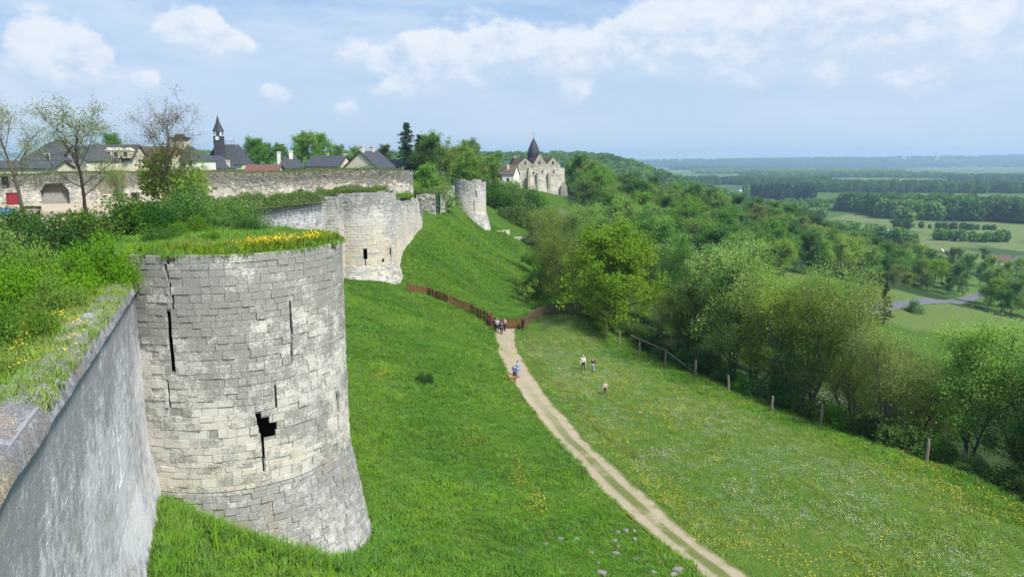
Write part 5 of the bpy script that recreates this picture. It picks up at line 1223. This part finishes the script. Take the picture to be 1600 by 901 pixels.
xb = px_(344.5); bt = MB().box(xb-1.15, xb+1.15, -5.4, -3.1, 0, pz(213.5)); bt.build('belfry_shaft', M['slate'], th_)
for dx in (-.85, .85):
    for dy in (-5.1, -3.4): MB().box(xb+dx-.16, xb+dx+.16, dy-.16, dy+.16, pz(213.5), pz(206.5)).build('lantern_column', M['white_paint'], th_)
MB().box(xb-.2, xb+.2, -4.5, -4.0, pz(213.5), pz(207)).build('bell', M['zinc'], th_)
sp_ = MB().lathe([(1.65, pz(206.5)), (1.55, pz(205)), (1.15, pz(201)), (.5, pz(192)), (.06, pz(182))], 8, (xb, -4.25), R(22.5)).build('spire', M['slate_dark'], th_)
MB().tube([(xb, -4.25, pz(184)), (xb, -4.25, pz(179))], .05, 5).build('finial', M['zinc'], sp_)
ck = MB().lathe([(.55, 0), (.55, .08)], 16).build('clock_face', M['white_paint'], th_); ck.location = (xb, -5.45, pz(217)); ck.rotation_euler = (R(90), 0, 0)
q = ph(338, 262, 190); house('town_house', q[:2], .0, 7.5, 6, ph(0, 262, 190)[2], ph(0, 243, 190)[2], M['plaster'], M['slate'], 'low blue-slate roof in front of the town hall', hip=2.2, chimneys=[(3.4, -1, .8, -1.2)])
q = ph(414, 268, 135); house('town_house', q[:2], .05, 5.6, 5, ph(0, 268, 135)[2], ph(0, 257, 135)[2], M['plaster_white'], M['tile_red'], 'low red-brown tiled roof with white gable above the high wall')
q = ph(455, 262, 170); house('town_house', q[:2], .1, 5, 6, ph(0, 262, 170)[2], ph(0, 243, 170)[2], M['plaster_white'], M['slate'], 'small slate roof with a tall white chimney', chimneys=[(.2, -.6, .8, 1.0), (-2.6, 0, .7, .8)], hip=1.5)
q = ph(515, 262, 175); house('town_house', q[:2], -.25, 8.5, 7, ph(0, 259, 175)[2], ph(0, 243, 175)[2], M['plaster'], M['slate'], 'grey roofed house with pale gable above the middle of the high wall', chimneys=[(3.9, 0, .6, .4), (-.6, .4, .5, .5)])
q = ph(578, 262, 160); hh_ = house('town_house', q[:2], R(90)-.28, 8.5, 7.6, ph(0, 261, 160)[2], ph(0, 236, 160)[2], M['plaster'], M['slate'], 'pale gabled house with slate roof and twin chimneys above the high wall', chimneys=[(-3.6, -.1, .9, 1.0), (1.5, .1, .9, 1.0)])
q = ph(612, 262, 172); house('town_house', q[:2], .1, 5, 6, ph(0, 258, 172)[2], ph(0, 249, 172)[2], M['plaster'], M['slate'], 'small flat-looking slate roof right of the twin chimney house', windows=[(1.2, ph(0, 262, 172)[2], .9, 1)])
# church house
q = ph(788, 280, 285); house('church_house', q[:2], R(-14), 9.5, 9, ph(0, 272, 285)[2], ph(0, 257.5, 285)[2], M['plaster_white'], M['tile_brown'], 'white walled house with brown tiled roof left of the church', base=-16, chimneys=[(-1.5, -1, .7, .4), (2.0, -2, .7, .0)], windows=[(-3, ph(0, 279, 285)[2], .9, 1.1), (0, ph(0, 279, 285)[2], .9, 1.1), (2.6, ph(0, 280, 285)[2], .9, 1.2)], gable_windows=[(-1.0, ph(0, 266, 285)[2], .9, 1.1, -1)])
# church
Yc = 300; cc_ = ph(842, 262, Yc); zb = -17.; ch_ = tag(empty('church', (cc_[0], Yc, zb), R(10)), 'stone church with three gables, dark pointed spire and high bastion wall', 'church')
cz = lambda py: ph(0, py, Yc)[2]-zb; cx = lambda px: (px-842)/FPX*Yc*.99
g = np.random.default_rng(91)
def block(name, x0, x1, y0, z0, z1, mat, parent, batter=0):
    s_ = make_line((x0, y0), (x1, y0), (z1-3.5, batter) if batter else None); s_2 = make_line((x1, y0), (x1, y0+9), (z1-3.5, batter) if batter else None)
    for q_, ln in ((s_, x1-x0), (s_2, 9)):
        stone_obj(name, courses(0, ln, z0, z1, .42, .5, 1.1, g), q_, M[mat], parent, g, .03, 'stuff', ch=.03)
    MB().box(x0+.08, x1-.08, y0+.05, y0+9, z0, z1-.03).build(name + '_core', M['mortar'], parent)
block('bastion_wall', cx(824), cx(881), -2.2, 0, cz(262), 'church_stone', ch_, .16)
block('lower_wall', cx(806), cx(829), -1.2, 0, cz(266), 'church_stone', ch_)
for k in (824, 838, 856): MB().prism([(cx(k)-.5, 0), (cx(k)+.5, 0), (cx(k)+.5, cz(272)), (cx(k)-.5, cz(270))], -3.4, -2.3).build('buttress', M['church_stone'], ch_)
MB().prism([(cx(872), 0), (cx(886), 0), (cx(883), cz(290)), (cx(880), cz(284)), (cx(874), cz(290))], -4.2, 2).build('rock_foot', M['rubble'], ch_)
for (a, b, ap, py) in ((808, 833, 820, 247.5), (831.5, 854, 842, 240.5), (853, 876, 864, 246.5)):
    yo = -.6 if ap != 842 else -1.1
    g_o = MB().prism([(cx(a), cz(266)), (cx(b), cz(266)), (cx(b), cz(258)), (cx(ap), cz(py)), (cx(a), cz(258))], yo, yo+.7).build('gable', M['church_stone'], ch_)
    MB().box(cx(ap)-.35, cx(ap)+.35, yo-.06, yo-.01, cz(257), cz(252)).build('window', M['glass'], g_o)
    rr_ = MB(); e_ = .3
    rr_.add([(cx(a)-e_, yo+.72, cz(258.6)), (cx(ap), yo+.72, cz(py-.4)), (cx(b)+e_, yo+.72, cz(258.6)), (cx(a)-e_, 8, cz(258.6)), (cx(ap), 8, cz(py-.4)), (cx(b)+e_, 8, cz(258.6))], [(0, 1, 4, 3), (1, 2, 5, 4), (0, 3, 5, 2), (0, 2, 1)]).build('roof', M['tile_brown'], ch_)
MB().prism([(cx(800), cz(259)), (cx(876), cz(259)), (cx(868), cz(247)), (cx(806), cz(247))], 3, 9).build('nave_roof', M['tile_brown'], ch_)
for (px, py) in ((864, 268), (864, 280), (832, 270), (846, 268)): MB().box(cx(px)-.25, cx(px)+.25, -2.32, -2.18, cz(py)-.5, cz(py)+.5).build('window', M['glass'], ch_)
bx = cx(836.5); MB().box(bx-2.3, bx+2.3, 1.5, 6.1, cz(262), cz(246)).build('bell_tower', M['slate_dark'], ch_)
sp_ = MB().lathe([(2.45, cz(246)), (2.5, cz(243.5)), (2.55, cz(239)), (2.1, cz(232)), (1.0, cz(222)), (.06, cz(215))], 8, (bx, 3.8), R(22.5)).build('spire', M['slate_dark'], ch_)
MB().tube([(bx, 3.8, cz(216)), (bx, 3.8, cz(203))], .06, 5).box(bx-.5, bx+.5, 3.75, 3.85, cz(208), cz(207.5)).build('cross', M['zinc'], sp_)
MB().box(cx(807)-.5, cx(807)+.5, 3.4, 4.2, cz(260), cz(243)).build('chimney', M['church_stone'], ch_)
# valley farm and village houses
q = hit(1146, 326); fm = house('valley_farm', q[:2], -.12, 30, 12, q[2]+5.5, q[2]+10.5, M['plaster_white'], M['tile_red'], 'red roofed farm with white walls and a square turret in the valley', base=q[2]-1, hip=6, windows=[(x, q[2]+3.4, 1.4, 2.) for x in (-11, -7.5, -4, 0, 4, 8, 11.5)])
MB().box(-8.5, -4.5, -1, 3, 0, 16.5).build('turret', M['plaster'], fm); MB().lathe([(3.2, 16.5), (.1, 18.2)], 4, (-6.5, 1), R(45)).build('turret_roof', M['tile_red'], fm)
for (px, py, w_, roof, wl, lab, rz) in ((1562, 418, 13, 'tile_brown', 'plaster', 'brown roofed village house behind the trees on the right', .1), (1596, 418, 11, 'slate', 'plaster_white', 'dark slate roofed village house at the right edge', .05), (1374, 372, 16, 'zinc', 'plaster_white', 'long grey shed roof showing above the wood', .0), (1471, 396, 3.4, 'plaster', 'plaster', 'tiny white gabled house among valley trees', .5)):
    q = hit(px, py); hv = house('village_house', q[:2], rz, w_, 7, q[2]+4.2, q[2]+8.2, M[wl], M[roof], lab, base=q[2]-1, windows=[(-w_*.25, q[2]+2.3, 1, 1.3), (w_*.2, q[2]+2.3, 1, 1.3)])
    if w_ < 4: hv.scale = (.5, .5, .5)
for i, (px, py) in enumerate(((1128, 297), (1158, 299))):
    q = hit(px, py); house('village_house', q[:2], .1, 16 - 5*i, 9, q[2]+5, q[2]+10, M['plaster_white'], M['slate'], ('low white farm building far down the valley', 'small white house beside the far farm building')[i], base=q[2]-1, windows=[(0, q[2]+3, 1.2, 1.6)])
# bench and blue tarpaulin in the court
q = at(48, 335, 71); bn_ = tag(empty('bench', (q[0], 71, -5.25), .15), 'dark bench under the leftmost court tree', 'bench')
MB().box(-.9, .9, -.2, .2, .42, .48).build('seat', M['bark'], bn_); MB().box(-.9, .9, .2, .25, .6, .9).build('backrest', M['bark'], bn_)
for x in (-.7, .7): MB().box(x-.04, x+.04, -.18, .24, 0, .42).box(x-.04, x+.04, .2, .24, .42, .9).build('leg', M['bark'], bn_)
q = at(4, 337, 70); M['blue'] = plain('blue_sheet', (.10, .22, .45), .6, .2)
tp_ = tag(MB().prism([(-1.1, 0), (1.1, 0), (1.0, .5), (.5, .8), (-.6, .75), (-1.05, .4)], -.6, .6).build('tarpaulin', M['blue']), 'blue sheet over a low heap at the left edge of the court', 'tarpaulin'); tp_.location = (q[0], 70, -5.25)

# ------------------------------------------------------------------ people and dog
def skin_obj(name, verts, edges, radii, mat, parent, sub=1):
    bm = bmesh.new(); lay = bm.verts.layers.skin.verify(); vs = []
    for i, (v, r) in enumerate(zip(verts, radii)):
        b = bm.verts.new(v); r = r if hasattr(r, '__len__') else (r, r); b[lay].radius = r; b[lay].use_root = (i == 0); vs.append(b)
    for a, b in edges: bm.edges.new((vs[a], vs[b]))
    me = bpy.data.meshes.new(name); bm.to_mesh(me); bm.free(); me.materials.append(mat)
    o = obj(name, me, parent); m_ = o.modifiers.new('skin', 'SKIN'); m_.use_smooth_shade = True; s_ = o.modifiers.new('sub', 'SUBSURF'); s_.levels = sub; s_.render_levels = sub
    return o
M['skin'] = plain('skin', (.50, .33, .25), .6, .08, 8, .05)
CLO = {}
def cloth(c):
    k = tuple(c)
    if k not in CLO: CLO[k] = plain('cloth', c, .9, .18, 14, .15)
    return CLO[k]
HAIR = {'dark': cloth((.03,.022,.018)), 'brown': cloth((.10,.06,.035)), 'grey': cloth((.42,.41,.40)), 'blond': cloth((.35,.25,.12))}
def person(q, rz, h, shirt, trousers, hair, label, stride=.12, arms=(0, 0), sleeves=True, skirt=False, cat='person', extra=None, bend=0.):
    k = h/1.72; r = empty('person', tuple(q), rz); r.scale = (k, k, k)
    st = stride
    J = dict(pel=(0,0,.95), waist=(0,.0+bend*.2,1.1), chest=(0,bend*.7,1.34), neck=(0,bend,1.48), head0=(0,-.01+bend,1.56), head=(0,-.015+bend,1.64), crown=(0,-.005+bend,1.71))
    V = [J[x] for x in ('pel','waist','chest','neck','head0','head','crown')]; Rr = [(.135,.10),(.12,.09),(.155,.10),.055,.068,(.078,.092),(.05,.06)]
    E = [(i, i+1) for i in range(6)]
    def addv(v, r_, to): V.append(v); Rr.append(r_); E.append((to, len(V)-1)); return len(V)-1
    legs = []; armsv = []
    for s_ in (-1, 1):
        f = st*s_
        a = addv((.095*s_, 0, .88), .088, 0); b = addv((.10*s_, -f*.55 - .02, .49), .058, a); c = addv((.10*s_, -f + (.08 if f < 0 else 0), .09), .038, b); d = addv((.105*s_, -f - .13, .035), (.035,.03), c); legs.append((a, b, c, d))
        ar = arms[0 if s_ < 0 else 1]
        a = addv((.19*s_, bend*.7, 1.39), .058, 2); el_ = (.245*s_, bend*.6 - .10*ar + .02, 1.12 + .03*ar); b = addv(el_, .040, a)
        wr = (.25*s_ - .07*s_*ar, el_[1] - .10 - .14*ar, .88 + .22*ar); c = addv(wr, .026, b); pm_ = (wr[0], wr[1]-.03, wr[2]-.07); d = addv(pm_, (.034,.018), c)
        for n_, (ox, oz, ln) in enumerate(((-.024, 0, .062), (-.008, 0, .072), (.008, 0, .066), (.023, 0, .052))):
            e = addv((pm_[0]+ox, pm_[1]-.005, pm_[2]-.025), .009, d); addv((pm_[0]+ox, pm_[1]-.018, pm_[2]-.025-ln), .0075, e)
        e = addv((pm_[0]-.034*s_, pm_[1]-.015, pm_[2]+.005), .010, d); addv((pm_[0]-.045*s_, pm_[1]-.03, pm_[2]-.035), .008, e); armsv.append((a, b, c))
    addv((0, -.115+bend, 1.625), .012, 5)     # nose
    for s_ in (-1, 1): addv((.088*s_, .005+bend, 1.63), (.012,.02), 5)   # ears
    skin_obj('body', V, E, Rr, M['skin'], r)
    # shirt
    tv = [(0,0,.93),(0,bend*.2,1.1),(0,bend*.7,1.34),(0,bend,1.45)]; te = [(0,1),(1,2),(2,3)]; tr_ = [(.155,.12),(.145,.115),(.18,.125),(.075,.075)]
    for (a, b, c) in armsv:
        tv.append(V[a]); tr_.append(.078); te.append((2, len(tv)-1)); tv.append(V[b]); tr_.append(.058); te.append((len(tv)-2, len(tv)-1))
        if sleeves: tv.append(V[c]); tr_.append(.040); te.append((len(tv)-2, len(tv)-1))
    skin_obj('shirt', tv, te, tr_, cloth(shirt), r)
    lv = [(0,0,.96)]; le = []; lr = [(.15,.115)]
    for (a, b, c, d) in legs:
        for n_, (v, rr_) in enumerate(((a, .105), (b, .075), (c, .056))): lv.append(V[v]); lr.append(rr_); le.append((0 if n_ == 0 else len(lv)-2, len(lv)-1))
    skin_obj('trousers', lv, le, lr, cloth(trousers), r)
    for (a, b, c, d) in legs: skin_obj('shoe', [V[c], V[d], (V[d][0], V[d][1]-.07, .03)], [(0,1),(1,2)], [.046,(.046,.038),(.035,.028)], cloth((.04,.035,.03)), r)
    hv = [(0, .03+bend, 1.60), (0, .035+bend, 1.67), (0, .0+bend, 1.73)] + ([(0, .07+bend, 1.46)] if hair in ('dark', 'blond', 'brown') else []); he = [(0,1),(1,2)] + ([(0,3)] if len(hv) == 4 else [])
    skin_obj('hair', hv, he, [(.088,.085),(.098,.10),(.05,.06)] + ([(.07,.04)] if len(hv) == 4 else []), HAIR[hair], r)
    for s_ in (-1, 1): MB().lathe([(.001,-.008),(.010,-.004),(.010,.004),(.001,.008)], 6, (.032*s_, -.103+bend)).build('eye', HAIR['dark'], r).location = (0, 0, 1.645)
    if extra == 'backpack': skin_obj('backpack', [(0,.16,1.05),(0,.19,1.2),(0,.17,1.36)], [(0,1),(1,2)], [(.12,.08),(.14,.10),(.11,.07)], cloth((.03,.04,.09)), r)
    return tag(r, label, cat)
toward = 0.0
person(hit(809, 589), .2, 1.68, (.22,.38,.58), (.26,.38,.52), 'dark', 'person in light blue clothes walking down the dirt path', .14, (.1, .3))
person(hit(804, 594), -.1, 1.60, (.10,.13,.30), (.03,.035,.06), 'grey', 'person in dark blue holding the dog on the dirt path', .12, (.6, .2), extra='backpack')
person(hit(773, 517), 2.9, 1.68, (.03,.03,.04), (.02,.02,.03), 'dark', 'person in black at the left of the group by the gate', .05, (.3, .2))
person(hit(777, 519), 3.3, 1.74, (.38,.42,.55), (.03,.035,.06), 'grey', 'person in pale grey-blue top in the group by the gate', .08, (.1, .4))
person(hit(783.5, 522.5), 3.0, 1.72, (.05,.06,.12), (.03,.035,.07), 'brown', 'person in dark navy standing nearest in the group by the gate', .08, (.2, .5))
person(hit(788.5, 517), 2.6, 1.66, (.55,.36,.33), (.04,.04,.06), 'blond', 'person in pinkish top at the right of the group by the gate', .05, (.4, .2))
person(hit(816.5, 515.5), 1.9, 1.72, (.025,.025,.03), (.02,.02,.025), 'dark', 'person in black leaning by the fence right of the gate', .04, (.5, .6))
person(hit(911, 579), .3, 1.72, (.68,.68,.70), (.035,.04,.06), 'grey', 'person in white shirt and dark trousers crossing the meadow', .14)
person(hit(926.5, 580.5), -.2, 1.55, (.05,.05,.035), (.42,.46,.46), 'brown', 'person in dark top and pale trousers in the meadow beside the white shirt', .12, (.2, .2))
person(hit(945, 616.5), .1, 1.30, (.62,.46,.47), (.03,.035,.05), 'blond', 'child in pale pink top standing alone lower in the meadow', .14, (.3, .3))
M['fur'] = plain('tan_fur', (.38,.17,.06), .9, .35, 9, .4)
q = hit(801, 597.5); dog = empty('dog', tuple(q), 1.2)
dv = [(0,.28,.50),(0,.05,.50),(0,-.25,.50),(0,-.42,.60),(0,-.52,.70),(0,-.66,.66),(0,.40,.58),(0,.55,.66)]; de = [(0,1),(1,2),(2,3),(3,4),(4,5),(0,6),(6,7)]; dr = [.13,(.12,.13),(.13,.16),.09,.085,.045,.04,.025]
for s_ in (-1, 1):
    b = len(dv); dv += [(.09*s_,.27,.38),(.10*s_,.22,.27),(.10*s_,.36,.17),(.10*s_,.32,.03),(.10*s_,.27,.02)]; dr += [.08,.055,.03,.026,.028]; de += [(0,b),(b,b+1),(b+1,b+2),(b+2,b+3),(b+3,b+4)]
    b = len(dv); dv += [(.09*s_,-.27,.36),(.09*s_,-.25,.20),(.09*s_,-.27,.03),(.09*s_,-.31,.02)]; dr += [.06,.036,.026,.028]; de += [(2,b),(b,b+1),(b+1,b+2),(b+2,b+3)]
    b = len(dv); dv += [(.07*s_,-.48,.76),(.10*s_,-.46,.70)]; dr += [.03,.02]; de += [(4,b),(b,b+1)]
skin_obj('body', dv, de, dr, M['fur'], dog)
MB().lathe([(.095,-.02),(.095,.02)], 10).build('collar', cloth((.3,.02,.02)), dog).location = (0,-.42,.63)
tag(dog, 'tan dog standing on the dirt path beside the walking couple', 'dog')

# ------------------------------------------------------------------ haze
hz = MB().box(-10900, 10900, -3000, 11200, -82, 130)
m, nt, out = new_mat('haze'); pv = nt.node('ShaderNodeVolumePrincipled'); pv.inputs['Color'].default_value = (.52, .72, 1., 1)
pv.inputs['Density'].default_value = 1.35e-4; pv.inputs['Anisotropy'].default_value = .2; nt.l.new(pv.outputs[0], out.inputs['Volume'])
tag(hz.build('haze', m), 'thin pale blue haze over the valley', 'haze', kind='stuff')
